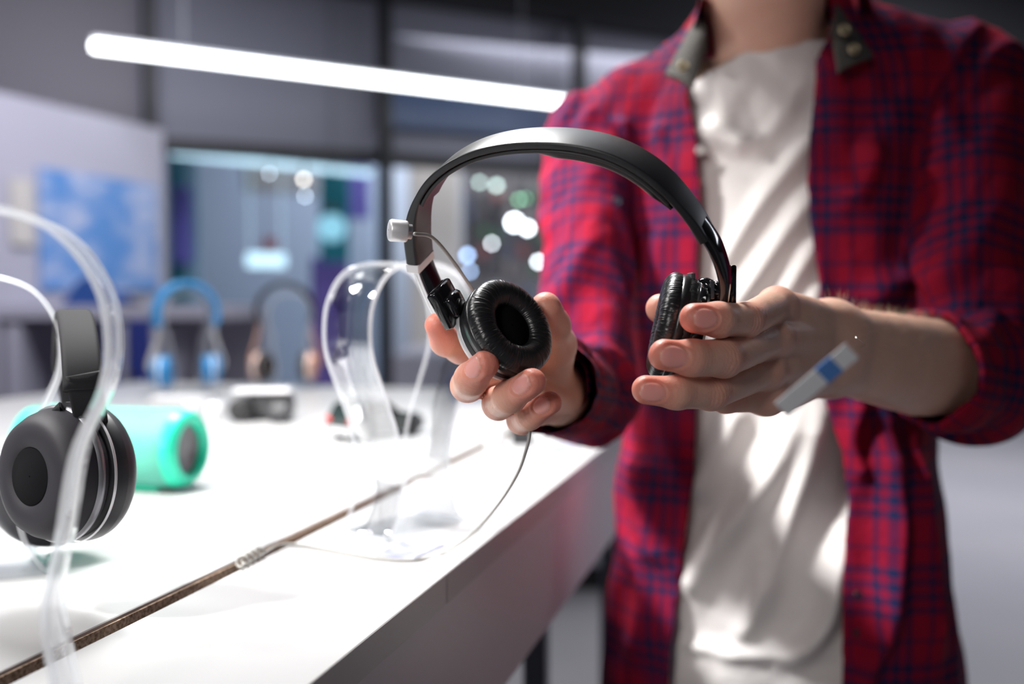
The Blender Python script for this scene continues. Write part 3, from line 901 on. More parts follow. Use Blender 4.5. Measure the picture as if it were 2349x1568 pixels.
# black pair at the left picture edge: near cup shows its outer disc, the far cup is behind it
q = P(112, 1088, .60)
fgh = thing('headphones', 'large black over-ear headphones with silver rings hanging at the left picture edge', 'headphones', tuple(q))
M_satin = mat('satin_black_plastic', (.014, .013, .018), .6, spec=.35)
M_gunmetal = mat('gunmetal_ring', (.25, .25, .27), .35, metal=.8)
M_softblk = mat('soft_black_leather', (.022, .022, .027), .42)
def big_cup(q, ax):
    R_ = .041
    hs = MB(); hs.lathe([(.0005, .0120), (.0175, .0122), (.0185, .0135), (.030, .0125), (.034, .0105), (.0375, .005), (R_ - .001, -.002), (R_, -.010), (.0385, -.013), (.0005, -.013)], q, ax, 96)
    h_ = hs.build('ear_cup', M_satin, fgh, True)
    g = MB(); g.lathe([(.0005, .0126), (.0168, .0128), (.0174, .0122)], q, ax, 48); g.build('centre_disc', M_cavity, h_, True)
    g = MB(); g.lathe([(R_ - .003, -.003), (R_ + .0008, -.005), (R_ + .0008, -.008), (R_ - .003, -.0095)], q, ax, 96); g.build('trim_ring', M_gunmetal, h_, True)
    tt = np.linspace(0, 2 * math.pi, 28)
    pad = MB(); pad.lathe([(.0305 + .0125 * math.cos(t), -.023 + .0125 * math.sin(t)) for t in tt], q, ax, 96); pad.build('ear_pad', M_softblk, h_, True)
    g = MB(); g.lathe([(.0425, -.0135), (.0432, -.0145), (.0425, -.0155)], q, ax, 96); g.build('trim_ring', M_silver, h_, True)
axn = nrm((-.50, -.86, .06))
big_cup(q, axn)
vd = q - CAM; vd[2] = 0; vd = nrm(vd + np.array([-.02, 0, 0]))
q2 = q + vd * .150 + np.array([0, 0, -.030])
big_cup(q2, nrm(vd * .8 + np.array([-.5, .2, 0])))
wdir = nrm(np.cross(-vd, (0, 0, 1)))
if wdir[0] < 0: wdir = -wdir
mid = (q + q2) / 2
arc = []
for a in np.linspace(-math.pi / 2, math.pi / 2, 50):
    arc.append(mid + vd * math.sin(a) * .092 + np.array([0, 0, .056 + .054 * math.cos(a)]) + wdir * .019)
MB().sweep(arc[3:-3], wdir, .022, .008, out_from=mid, rnd=.4).build('headband', M_rubber, fgh, True)
for (e, c) in ((arc[3], q), (arc[-4], q2)):
    g = MB(); g.sweep(spline([e + np.array([0, 0, .01]), (e + c) / 2 + wdir * .014, c * .98 + e * .02 + wdir * .012 + np.array([0, 0, .036]), c + wdir * .008 + np.array([0, 0, .02])], 20), wdir, .019, .005, rnd=.35)
    g.build('slider', M_rubber, fgh, True)

# blue pair and black/rose pair at the back of the counter, each on its own stand
q = PZ(425, 905)
stand((q[0], q[1] + .01, TZ + .0005), .70, 'clear acrylic stand carrying the blue headphones', R=.056, H=.232, width=.036)
display_headphones('bright blue over-ear headphones hanging on a clear stand', (q[0], q[1] + .01, TZ + .012), .70, .075, .238, .036,
                   (M_blue, M_silver, M_blue, M_blue, M_white_pl), splay=(.5, -.3))
q = PZ(650, 893)
stand((q[0] + .01, q[1] + .02, TZ + .0005), .3, 'clear acrylic stand carrying the black and rose gold headphones', R=.052, H=.228, width=.034)
display_headphones('black and rose gold headphones hanging on a clear stand', (q[0], q[1] + .02, TZ + .012), .3, .072, .24, .036,
                   (M_black, M_rose, M_rose, M_dark, M_white_pl), splay=(.6, -.3))

# ---------------------------------------------------------------- mint speaker, black speaker, model car, small goods
c1 = PZ(436, 1124); zc = TZ + .0475 * KS
a = np.array([c1[0], c1[1], zc]); dirx = nrm((-.93, .22, 0)); L_ = .205 * KS
spk = thing('portable_speaker', 'mint green cylindrical portable speaker lying on the counter', 'speaker', tuple(a + dirx * L_ / 2))
r = .0455 * KS
mb = MB(); mb.lathe([(r * .80, 0), (r * .93, .004), (r, .016), (r, .03), (r * .985, .034), (r * .985, L_ - .034), (r, L_ - .03), (r, L_ - .016), (r * .93, L_ - .004), (r * .8, L_)], a, dirx, 96)
mb.build('body', M_mint, spk, True)
for (o_, s) in ((a, 1), (a + dirx * L_, -1)):
    mb = MB(); mb.lathe([(r * .98, .010), (r * .93, .001), (r * .80, -.004), (r * .66, -.0035), (r * .62, .004), (r * .62, .008)], o_, dirx * s, 96)
    rim = mb.build('end_rim', M_mint_rim, spk, True)
    mb = MB(); mb.lathe([(r * .63, .006), (r * .5, .003), (r * .46, .006), (.0005, .004)], o_, dirx * s, 64)
    mb.build('passive_radiator', M_speaker_grey, rim, True)
mb = MB(); cc = a + dirx * L_ * .5 + np.array([0, 0, -r * .97]); mb.box(cc, (L_ * .7, .03, .006), [dirx, np.cross((0, 0, 1), dirx), np.array([0, 0, 1.])], bev=.002)
mb.build('foot', M_mint_rim, spk)
# black speaker: two drums joined by a slanted body
q = PZ(585, 968); q[2] = TZ
bs = thing('desktop_speaker', 'dark grey wedge shaped speaker with a round end near the blue headphones', 'speaker', tuple(q))
u = nrm((.97, .1, 0)); v = np.array([-u[1], u[0], 0])
mb = MB(); mb.box(q + (u * .022 + np.array([0, 0, .026]) + v * .035) * KS, (.085 * KS, .05 * KS, .050 * KS), [u, v, np.array([0, 0, 1.])], bev=.01); mb.build('body', M_dark, bs)
mb = MB(); mb.lathe([(a_ * KS, b_ * KS) for a_, b_ in [(.001, 0), (.019, 0), (.022, .003), (.022, .05), (.019, .053), (.001, .053)]], q + (-u * .024 + np.array([0, 0, .0225]) - v * .01) * KS, v, 40); mb.build('drum', M_black, bs, True)
mb = MB(); mb.box(q + (u * .045 + np.array([0, 0, .018])) * KS, (.04 * KS, .07 * KS, .034 * KS), [u, v, np.array([0, 0, 1.])], bev=.008); mb.build('side_block', M_dark, bs)
mb = MB(); mb.box(q + (u * .01 + np.array([0, 0, .0535]) + v * .03) * KS, (.10 * KS, .05 * KS, .006 * KS), [u, v, np.array([0, 0, 1.])], bev=.002); mb.build('top_plate', M_white_pl, bs)
# model car seen from behind
q = PZ(785, 1012); q[2] = TZ
car = thing('model_car', 'small black model car with red tail lights behind the clear stand', 'model car', tuple(q))
fwd = nrm((.66, .75, 0)); sd = np.array([-fwd[1], fwd[0], 0])
def cp(f, s, z): return q + (fwd * f + sd * s + np.array([0, 0, z])) * KS
secs = []
def section(f, w_, z0, z1, wt, zt):
    return [cp(f, -w_, z0), cp(f, -w_, z1), cp(f, -wt, zt), cp(f, wt, zt), cp(f, w_, z1), cp(f, w_, z0)]
S = [section(-.006, .034, .014, .030, .030, .034), section(0, .037, .010, .036, .032, .040), section(.008, .038, .010, .038, .028, .056), section(.03, .038, .010, .038, .027, .062),
     section(.065, .038, .010, .038, .027, .060), section(.092, .038, .010, .037, .031, .041), section(.128, .036, .010, .033, .031, .036), section(.142, .032, .013, .026, .028, .028)]
V = [p for s in S for p in s]; F = []
for i in range(len(S) - 1):
    for k in range(6):
        k2 = (k + 1) % 6; F.append((i * 6 + k, i * 6 + k2, (i + 1) * 6 + k2, (i + 1) * 6 + k))
F.append(tuple(range(6))[::-1]); F.append(tuple((len(S) - 1) * 6 + k for k in range(6)))
MB().add(V, F).build('car_body', mat('black_car_paint', (.02, .03, .03), .15, coat=.5), car)
mb = MB(); mb.add([cp(.003, -.028, .0415), cp(.003, .028, .0415), cp(.0065, .025, .055), cp(.0065, -.025, .055)], [(0, 1, 2, 3)])
mb.add([p for p in (cp(.012, -.0388, .040), cp(.088, -.0388, .040), cp(.066, -.030, .0575), cp(.02, -.030, .0585))], [(0, 1, 2, 3)]); mb.build('car_window', M_black_gloss, car)
for s in (-1, 1):
    mb = MB(); mb.box(cp(-.003, s * .028, .033), (.007, .012, .006), [fwd, sd, np.array([0, 0, 1.])], bev=.001); mb.build('tail_light', M_red, car)
    for f in (.022, .112):
        mb = MB(); mb.lathe([(.001, -.0045), (.0105, -.0045), (.0122, -.003), (.0122, .003), (.0105, .0045), (.001, .0045)], cp(f, s * .035, .014), sd, 28); mb.build('wheel', M_black, car, True)
mb = MB(); mb.box(cp(-.006, 0, .017), (.0035, .052, .0087), [fwd, sd, np.array([0, 0, 1.])], bev=.001); mb.build('bumper', M_silver, car)
# small white round tins
for (px, py, rr, hh, lab) in [(440, 950, .015, .017, 'small white round sensor puck left of the dark wedge speaker'),
                              (492, 968, .013, .030, 'white upright sensor cap touching the dark wedge speaker'),
                              (1133, 1025, .0115, .016, 'glossy white sensor puck under the fingers near the far seam')]:
    q = PZ(px, py); mb = MB(); mb.lathe([(.0005, 0), (rr, 0), (rr, hh * .7), (rr * .8, hh), (.0005, hh)], (q[0], q[1], TZ), n=32)
    tag(mb.build('sensor_puck', M_white_pl, smooth=True), lab, 'security sensor')
q = PZ(415, 925); mb = MB(); mb.box((q[0], q[1], TZ + .007), (.10, .06, .014), bev=.004); tag(mb.build('flat_tray', M_white_pl), 'flat pale tray under the blue headphones', 'tray')
# price cards
M_card = mat('printed_card', (.36, .38, .46), .5, noise=(90, (.22, .23, .34)))
def card(pxs, label, z=.0012):
    cs = [PZ(*p, TZ + z) for p in pxs]
    lo = [c - np.array([0, 0, .001]) for c in cs]
    mb = MB(); mb.add(cs + lo, [(0, 1, 2, 3), (7, 6, 5, 4)] + [(i, i + 4, (i + 1) % 4 + 4, (i + 1) % 4) for i in range(4)])
    return tag(mb.build('price_card', M_card), label, 'price card')
card([(862, 1272), (945, 1281), (1022, 1248), (925, 1236)], 'pale lilac price card lying in front of the empty clear stand')
card([(1205, 1038), (1260, 1046), (1330, 1022), (1270, 1016)], 'small pale card on the counter below the plaid cuff')
q = PZ(1196, 1018); mb = MB(); mb.box((q[0], q[1], TZ + .012), (.026, .02, .024), bev=.003); mb.box((q[0] + .01, q[1], TZ + .026), (.012, .014, .008), bev=.002)
tag(mb.build('black_clip', M_black), 'small black clip block on the counter below the hand', 'clip')

# ---------------------------------------------------------------- the held headphones
Wv = nrm((.33, .80, .45)); OC = P(1300, 560, .578)
def onpl(px, py, off=0.0):
    r_ = ray(px, py); t = ((OC + Wv * off - CAM) @ Wv) / (r_ @ Wv)
    return CAM + r_ * t
hp = thing('headphones', 'black on-ear headphones held open in both hands', 'headphones', tuple(OC))
cl = [(963, 588), (958, 530), (966, 470), (992, 415), (1035, 372), (1095, 340), (1165, 322), (1245, 316), (1330, 322), (1410, 342), (1480, 378), (1540, 428), (1590, 488), (1622, 540)]
bp_ = np.array([onpl(*p) for p in cl]); pts = spline(bp_, 120)
tt = np.linspace(0, 1, 120)
thk = .0042 + .0045 * np.clip((.20 - tt) / .12, 0, 1) + .0012 * np.clip((tt - .88) / .08, 0, 1)
wid = .0265 - .002 * np.clip((.2 - tt) / .2, 0, 1) - .006 * np.clip((tt - .82) / .18, 0, 1)
mb = MB(); mb.sweep(pts, Wv, wid, thk, out_from=OC, rnd=.28, nseg=4)
hb = mb.build('headband', M_black_matte, hp, auto=40)
mb = MB(); mb.sweep(pts[22:104], Wv, wid[22:104] * .94, .0022, out_from=OC, rnd=.4, nseg=3, off=-.0036)
mb.build('inner_lining', M_black, hb, auto=40)
mb = MB(); mb.sweep(pts[62:106], Wv, np.interp(np.linspace(0, 1, 44), (0, .15, .85, 1), (.010, .020, .020, .012)), np.interp(np.linspace(0, 1, 44), (0, .15, .85, 1), (.001, .0045, .0045, .002)), out_from=OC, rnd=.45, nseg=4, off=-.0062)
mb.build('head_cushion', M_leather, hb, auto=50)
# left end clasp and slider
sl = spline([onpl(963, 575), onpl(972, 610), onpl(990, 655), onpl(1012, 700), onpl(1030, 722)], 30)
mb = MB(); mb.sweep(sl, Wv, .0205, .0048, out_from=OC, rnd=.3, nseg=3); lsl = mb.build('slider', M_black_gloss, hp, auto=40)
mb = MB(); mb.sweep(sl[3:24] - Wv * .0104, Wv, .0012, .0036, out_from=OC, rnd=.3, nseg=2); mb.build('slider_rail', M_chrome, lsl, auto=40)
tg = nrm(pts[0] - pts[3]); nn = np.cross(tg, Wv)
mb = MB(); mb.box(pts[0] + tg * .003, (.0065, .0235, .0092), [tg, Wv, nn], bev=.0008); mb.build('clasp', M_silver, hp)
# hinge block
hc = P(1026, 697, .577)
dl = nrm(onpl(1030, 722) - onpl(1000, 668)); nl = np.cross(dl, Wv)
mb = MB(); nl = nl * (1 if nl[0] > 0 else -1)
mb.box(hc, (.0235, .022, .0065), [dl, Wv, nl], bev=.0010)
mb.box(hc + dl * .001 + nl * .0052, (.0125, .015, .0065), [dl, Wv, nl], bev=.0018)
hin = mb.build('hinge_block', M_black_gloss, hp, auto=50)
nL = nrm((.63, -.62, .46)); CL = P(1172, 748, .578)
back = CL - nL * .016
mb = MB(); mb.tube(spline([hc + nrm(back - hc) * .004, hc * .6 + (CL - nL * .010) * .4, CL - nL * .012 + nrm(hc - CL) * .022], 12), [.0046] * 4 + [.0036] * 4 + [.005] * 4, 16)
mb.build('ball_joint', M_black_gloss, hin, True)
# security knob
kc = P(936, 531, .563); kd = nrm((-.95, -.30, .06))
mb = MB(); mb.lathe([(.0005, -.002), (.0042, -.002), (.0042, .0004), (.0058, .0006), (.0061, .0014), (.0063, .0098), (.0057, .0108), (.0047, .0112), (.0005, .0112)], kc, kd, 48)
tag(mb.build('security_sensor', M_silver, smooth=True), 'silver security sensor knob stuck on the left side of the headband', 'security sensor')

def ear_pad(C, ax, R, rot=0, lob=1):
    """wrinkled leatherette ring, wrinkles run radially"""
    ax = nrm(ax); x = nrm(np.cross(ax, (0, 0, 1))); y = np.cross(ax, x)
    n, m_ = 1000, 60
    A = np.linspace(0, 2 * math.pi, n, endpoint=False); B = np.linspace(0, 2 * math.pi, m_, endpoint=False)
    ri = R * .44; rm = (R + ri) / 2; rr = (R - ri) / 2
    AA, BB = np.meshgrid(A, B, indexing='ij')
    cb, sb = np.cos(BB), np.sin(BB)
    prr = rr * (1 + .02 * noise3(np.stack([AA * 3, BB * 0, BB * 0 + rot], -1), 3))
    wr = np.zeros_like(AA)
    for (fa, fb, am, sd_) in ((64, .6, .16, 1), (115, .8, .36, 2), (190, 1.2, .26, 5)):
        # wrap in angle by blending two shifted lookups
        u1 = np.stack([AA / (2 * math.pi) * fa + .35 * np.sin(BB + AA * 2), BB * fb, np.full_like(AA, rot)], -1)
        u2 = u1.copy(); u2[..., 0] -= fa
        k = np.clip((AA / (2 * math.pi) - .9) / .1, 0, 1)
        nz_ = noise3(u1, sd_) * (1 - k) + noise3(u2, sd_) * k
        wr += am * (1 - 2 * np.abs(nz_))
    wr = wr - .25
    fade = .35 + .65 * np.clip(1.1 - np.abs(((BB - math.pi * .42 + math.pi) % (2 * math.pi)) - math.pi) / 2.2, 0, 1)
    disp = wr * .00042 * fade
    rad = rm + (prr + disp) * cb
    hgt = (prr * .80 + disp) * sb
    V = (C + rad[..., None] * (np.cos(AA)[..., None] * x + np.sin(AA)[..., None] * y) + hgt[..., None] * ax).reshape(-1, 3)
    I = np.arange(n)[:, None] * m_ + np.arange(m_)[None, :]
    I2 = np.roll(I, -1, 0); 
    F = np.stack([I, np.roll(I, -1, 1), np.roll(I2, -1, 1), I2], -1).reshape(-1, 4)
    return V, F
def held_cup(C, ax, R, rot, ringm):
    """C = centre of the pad ring"""
    hs = MB()
    hs.lathe([(.0005, -.004), (R * .5, -.004), (R * .90, -.0045), (R * .93, -.007), (R * .90, -.0078), (R * .90, -.0092), (R * .93, -.010), (R * .92, -.0135), (R * .87, -.0140), (R * .87, -.0155), (R * .80, -.0195), (R * .55, -.0215), (.0005, -.0222)], C, ax, 96)
    cup = hs.build('ear_cup', M_black_matte, hp, auto=40)
    V, F = ear_pad(C, ax, R, rot)
    mesh_obj('ear_pad', V, F[:, ::-1], M_leather, cup)
    g = MB(); g.lathe([(R * .5, -.002), (R * .48, .001), (.0005, .0015)], C, ax, 48); g.build('speaker_foam', M_cavity, cup, True)
    g = MB(); g.lathe([(R * .90, -.0128), (R * .925, -.0134), (R * .915, -.0168), (R * .86, -.0180)], C, ax, 96); g.build('trim_ring', ringm, cup, True)
    g = MB(); g.lathe([(R * .86, -.0035), (R * .97, -.0015), (R * .995, -.0045), (R * .96, -.0085), (R * .86, -.0090)], C, ax, 160); g.build('pad_seam', M_leather, cup, True)
    return cup
held_cup(CL, nL, .0298, 0.0, M_silver)
nR = nrm((-.965, .10, .20)); CR = P(1530, 746, .583)
held_cup(CR, nR, .0315, 4.0, M_black_gloss)
# second soft lobe of the right pad
Vr, Fr = ear_pad(CR - nR * .0085, nR, .0305, 9.0)
cups = [o for o in hp.children if o.name.startswith('ear_cup')]
mesh_obj('pad_base', Vr, Fr[:, ::-1], M_leather, cups[-1])
# right slider and hinge
sr = spline([onpl(1606, 512), onpl(1638, 560), onpl(1657, 610), onpl(1664, 650), onpl(1662, 685)], 34)
mb = MB(); mb.sweep(sr, Wv, np.linspace(.017, .013, 34), .0055, out_from=OC, rnd=.3, nseg=3); mb.build('slider', M_black_gloss, hp, auto=40)
hc2 = P(1657, 672, .578)
mb = MB(); mb.box(hc2 + np.array([.0045, -.002, .004]), (.0035, .014, .024), bev=.0008); mb.box(hc2 + np.array([-.002, .002, 0]), (.011, .016, .014), bev=.003)
hin2 = mb.build('hinge_block', M_black_gloss, hp, auto=50)
mb = MB()
fk = CR - nR * .022
mb.tube(spline([hc2 + np.array([-.002, 0, -.001]), P(1638, 668, .575), P(1618, 652, .576), P(1600, 668, .58), P(1592, 715, .583)], 24), .0042, 14)
mb.build('yoke', M_black_gloss, hin2, True)
mb = MB(); mb.box(P(1633, 664, .569), (.0028, .003, .011), bev=.0006); mb.build('yoke_pin', M_chrome, hin2)
mb = MB(); mb.box(P(1585, 641, .580), (.0022, .016, .008), bev=.0006); mb.build('yoke_tab', M_dark, hin2)

# ---------------------------------------------------------------- cable
cab = thing('security_cable', 'thin white cable running from the headband to the counter seam', 'cable', tuple(PZ(575, 1288)))
k1 = spline([P(950, 536, .575), P(992, 545, .585), P(1040, 600, .60), P(1088, 672, .615), P(1110, 730, .625)], 40)
MB().tube(k1, .0011, 10).build('cable_lead', M_cable, cab, True)
tz = TZ + .0013
k2 = [P(1213, 930, .60), P(1216, 990, .605), P(1206, 1035, .62), P(1185, 1090, .64), P(1140, 1160, .675), P(1080, 1226, .712)]
k2 += [PZ(1015, 1268, tz), PZ(950, 1284, tz), PZ(860, 1279, tz), PZ(760, 1262, tz), PZ(690, 1250, tz), PZ(640, 1250, tz), PZ(605, 1270, tz), PZ(580, 1285, tz)]
# keep above the counter
k2 = [np.array([p[0], p[1], max(p[2], tz)]) for p in k2]
MB().tube(spline(k2, 150), .0011, 10).build('cable_lead', M_cable, cab, True)
c0 = PZ(596, 1276, tz); c1 = PZ(548, 1302, tz); ex = nrm(c1 - c0); L = np.linalg.norm(c1 - c0)
ey = np.array([-ex[1], ex[0], 0]); coil = []
for t in np.linspace(0, 1, 90):
    a_ = t * 2 * math.pi * 4
    coil.append(c0 + ex * L * t + ey * math.cos(a_) * .0034 + np.array([0, 0, .0034 + math.sin(a_) * .0034]))
MB().tube(coil, .0013, 8).build('cable_coil', M_cable, cab, True)

# ---------------------------------------------------------------- hanging tag
tgp = thing('hanging_price_tag', 'white price tag with a blue stripe in front of the wrist', 'price tag', tuple(P(1870, 872, .46)))
a = P(1792, 940, .42); b = P(1955, 804, .41)
u = nrm(b - a); v = nrm(np.cross(u, (0.25, .95, .45))); wv = np.cross(u, v)
L = np.linalg.norm(b - a)
mb = MB(); mb.box((a + b) / 2, (L, .0085, .0005), [u, v, wv], bev=.0001); mb.build('card', mat('white_card', (.93, .94, .96), .5), tgp)
mb = MB(); mb.box(a + u * L * .68, (.008, .0087, .0007), [u, v, wv]); mb.build('blue_stripe', mat('blue_print', (.10, .28, .70), .5), tgp)
mb = MB(); mb.tube([b, P(1985, 790, .52), P(1960, 770, .66)], .00012, 5); mb.build('thread', M_acrylic, tgp, True)
# ---------------------------------------------------------------- the man
YB = 1.07
man = thing('person', 'person in an open red and navy plaid shirt over an off-white tee holding headphones', 'person', (PY(1780, 784, YB)[0], YB, 0))

def finger(pts, rad):
    return [(np.asarray(pts[i]), np.asarray(pts[i + 1]), rad[i], rad[i + 1]) for i in range(len(pts) - 1)]
def chain_d(p, ch, k=.0035):
    d = None
    for (a, b, ra, rb) in ch:
        e = caps(p, a, b, ra, rb)
        d = e if d is None else smin(d, e, k)
    return d
MMF = .001
# right hand of the man (picture left)
R_W = P(1262, 885, .725)
R_ch = {
 'index': [P(1135, 800, .655), P(1058, 797, .628), P(1022, 782, .612), P(1003, 746, .602)],
 'middle': [P(1160, 850, .652), P(1074, 884, .603), P(1082, 868, .572), P(1112, 836, .558)],
 'ring': [P(1195, 895, .650), P(1143, 926, .603), P(1168, 910, .575), P(1220, 876, .560)],
 'pinky': [P(1238, 932, .655), P(1196, 962, .616), P(1215, 953, .593), P(1262, 924, .582)]}
R_rad = {'index': (.0108, .0098, .0088, .0076), 'middle': (.0112, .0100, .0096, .0082), 'ring': (.0106, .0098, .0092, .0078), 'pinky': (.0098, .0088, .0082, .0069)}
R_th = [P(1262, 850, .695), P(1272, 795, .657), P(1266, 748, .628), P(1252, 704, .612)]
R_thr = (.016, .0125, .0115, .0092)
# left hand of the man (picture right)
L_W = P(1905, 800, .705)
L_ch = {
 'index': [P(1782, 702, .632), P(1712, 733, .571), P(1648, 733, .548), P(1593, 730, .541)],
 'middle': [P(1770, 775, .615), P(1660, 822, .556), P(1585, 821, .541), P(1524, 813, .536)],
 'ring': [P(1755, 850, .612), P(1632, 901, .565), P(1552, 900, .549), P(1482, 893, .547)],
 'pinky': [P(1762, 905, .625), P(1665, 915, .612), P(1615, 905, .600), P(1570, 890, .600)]}
L_rad = {'index': (.0112, .0098, .0092, .0080), 'middle': (.0114, .0104, .0098, .0086), 'ring': (.0108, .0094, .0088, .0078), 'pinky': (.0102, .0085, .0080, .0070)}
L_th = [P(1840, 790, .690), P(1725, 742, .665), P(1610, 722, .645), P(1515, 708, .632)]
L_thr = (.017, .0130, .0115, .0095)
R_E = P(1338, 905, .95); L_E = P(2240, 868, .885)

def hand_sdf(W, E, ch, rad, th, thr, wr_axis, palm_n, wo=.012, wr=.0185):
    """wr_axis: across the wrist; palm_n: from the back of the hand towards the palm"""
    wa = nrm(wr_axis)
    chains = {k: finger(ch[k], rad[k]) for k in ch}
    thc = finger(th, thr)
    pn = nrm(palm_n)
    names = ['index', 'middle', 'ring', 'pinky']
    offs = [.015, .006, -.005, -.014]
    def f(p):
        d = None
        for n_, o in zip(names, offs):
            e = caps(p, W + wa * o, ch[n_][0], .0155, rad[n_][0] + .0008)
            d = e if d is None else smin(d, e, .0065)
        # thenar and hypothenar
        e = caps(p, W + wa * .012 + pn * .006, th[1] + pn * .002, .017, thr[1]); d = smin(d, e, .012)
        e = caps(p, W - wa * .014 + pn * .005, ch['pinky'][0] + pn * .003, .015, rad['pinky'][0]); d = smin(d, e, .010)
        # wrist and forearm
        a = caps(p, W + wa * wo, E + wa * wo, wr, wr * 1.95); b = caps(p, W - wa * wo, E - wa * wo, wr - .0005, wr * 1.9)
        fa = smin(a, b, .02)
        base = smin(d, fa, .018)
        out = base
        for n_ in names:
            out = np.minimum(out, smin(base, chain_d(p, chains[n_]), .006))
        out = np.minimum(out, smin(base, chain_d(p, thc), .008))
        return out
    return f
def local_detail(V, N, ch, dors, nails, rad):
    """fingernails, blush and dorsal creases; returns displaced V and tint"""
    tint = np.zeros((len(V), 3))
    for n_ in ch:
        pts = ch[n_]; tip = pts[-1]; dip = pts[-2]
        ax = nrm(tip - dip); dv = np.asarray(dors[n_], float); dv = nrm(dv - ax * (dv @ ax)); sd = np.cross(ax, dv)
        q = V - tip
        s = q @ ax; l = q @ sd; h = q @ dv
        R = rad[n_][-1]
        dist = np.linalg.norm(q, axis=1)
        tint[:, 1] = np.maximum(tint[:, 1], .95 * np.clip(1 - dist / (R * 2.9), 0, 1) ** .7)
        # knuckle blush
        for j, kk in ((1, .42), (0, .35), (2, .25)):
            dj = np.linalg.norm(V - pts[j], axis=1)
            tint[:, 1] = np.maximum(tint[:, 1], kk * np.clip(1.45 - dj / (rad[n_][j] * 1.35), 0, 1))
        if n_ in nails:
            wn = R * .70; c0 = R * .62; ln = R * .86       # half-width, front end, half-length
            sc0 = (s - (c0 - ln)) / ln; lc = l / wn
            rr = (np.abs(sc0) ** 2.2 + np.abs(lc) ** 2.2) ** (1 / 2.2)
            ok = (h > R * .25) & (dist < R * 3)
            plate = ok & (rr < 1)
            flat = np.clip(1 - rr, 0, 1)
            groove = np.exp(-((rr - 1.05) / .11) ** 2) * ok * (sc0 < .75)
            lift = np.where(ok, np.clip((1 - rr) / .12, 0, 1), 0) * .00010 + np.where(ok & (sc0 > .6) & (rr < 1), .00045 * (sc0 - .6) / .4, 0)
            fold = np.exp(-((rr - 1.32) / .14) ** 2) * ok * .00032
            # flatten across the plate
            V = V + N * (lift - groove * .0004 + fold)[:, None]
            tint[:, 0] = np.maximum(tint[:, 0], np.where(plate, np.clip((1 - rr) / .07, 0, 1), 0))
            tint[:, 1] = np.where(plate, np.where(sc0 > .80, 0, tint[:, 1] * .35), tint[:, 1])
        # creases over the joints
        for j, am in ((2, .00022), (1, .00034)):
            a2 = nrm(pts[j + 1] - pts[j - 1]); q2 = V - pts[j]
            s2 = q2 @ a2; dd = np.linalg.norm(q2, axis=1)
            m_ = np.exp(-(dd / (rad[n_][j] * 1.35)) ** 6) * ((q2 @ dv) > rad[n_][j] * .2)
            V = V - N * (am * m_ * (np.cos(s2 * 2 * math.pi / .0024 + 3 * noise3(V * 160, 4)) > .55))[:, None]
    return V, tint
def build_hand(W, E, ch, rad, th, thr, wa, pn, dors, nails, cut, h=.00095, wo=.012, wr=.0185):
    f0 = hand_sdf(W, E, ch, rad, th, thr, wa, pn, wo, wr)
    ax = nrm(E - W); ctr_ = W + (E - W) * cut
    def f(p):
        return np.maximum(f0(p), (p - ctr_) @ ax)
    P_all = np.array([q for k in ch for q in ch[k]] + list(th) + [W, ctr_])
    lo = P_all.min(0) - .03; hi = P_all.max(0) + .04
    V, F = polygonize(f, lo, hi, h)
    N = unit_grad(f0, V)
    # gentle anatomical unevenness
    V = V + N * (noise3(V * 45, 9) * .0005 + noise3(V * 110, 10) * .0002)[:, None]
    V, tint = local_detail(V, N, ch, dors, nails, rad)
    tt_ = np.linalg.norm(V - th[-1], axis=1)
    tint[:, 1] = np.maximum(tint[:, 1], .7 * np.clip(1 - tt_ / (thr[-1] * 2.4), 0, 1))
    return V, F, tint, f0
d_R = {'middle': (-.45, -.86, .25), 'ring': (-.30, -.90, .22), 'pinky': (-.15, -.93, .28), 'index': (-.9, .2, .3)}
VR, FR, TR, fR = build_hand(R_W, R_E, R_ch, R_rad, R_th, R_thr, nrm(P(1135, 800, .655) - P(1238, 932, .655)), (-.1, -.75, .65), d_R, ('middle', 'ring', 'pinky'), .45, wo=.0085, wr=.0158)
d_L = {'index': (-.1, -.97, .05), 'middle': (-.12, -.97, -.03), 'ring': (-.18, -.96, -.08), 'pinky': (0, -1, -.2)}
VL, FL, TL, fL = build_hand(L_W, L_E, L_ch, L_rad, L_th, L_thr, nrm(P(1782, 702, .66) - P(1762, 905, .66)), (-.35, .93, -.1), d_L, ('index', 'middle', 'ring'), .80)

# torso stations measured on the shirt outline
ST = [(60, 1590, 1960), (120, 1545, 2030), (200, 1470, 2130), (300, 1415, 2175), (450, 1402, 2165), (600, 1405, 2140), (800, 1412, 2125), (1000, 1410, 2140),
      (1100, 1385, 2152), (1250, 1392, 2168), (1400, 1366, 2192), (1568, 1354, 2208), (1750, 1356, 2210), (1900, 1380, 2190)]
sz = np.array([PY(1780, s[0], YB)[2] for s in ST])[::-1]
sx0 = np.array([PY(s[1], s[0], YB)[0] for s in ST])[::-1]
sx1 = np.array([PY(s[2], s[0], YB)[0] for s in ST])[::-1]
sb = np.array([.045, .075, .095, .105, .112, .112, .110, .110, .112, .118, .122, .125, .125, .12])[::-1]
def smooth_interp(z, xs, ys):
    return (np.interp(z - .015, xs, ys) + np.interp(z, xs, ys) + np.interp(z + .015, xs, ys)) / 3
YAW = math.radians(19); CYW, SYW = math.cos(YAW), math.sin(YAW)     # the chest is turned a little to the picture left
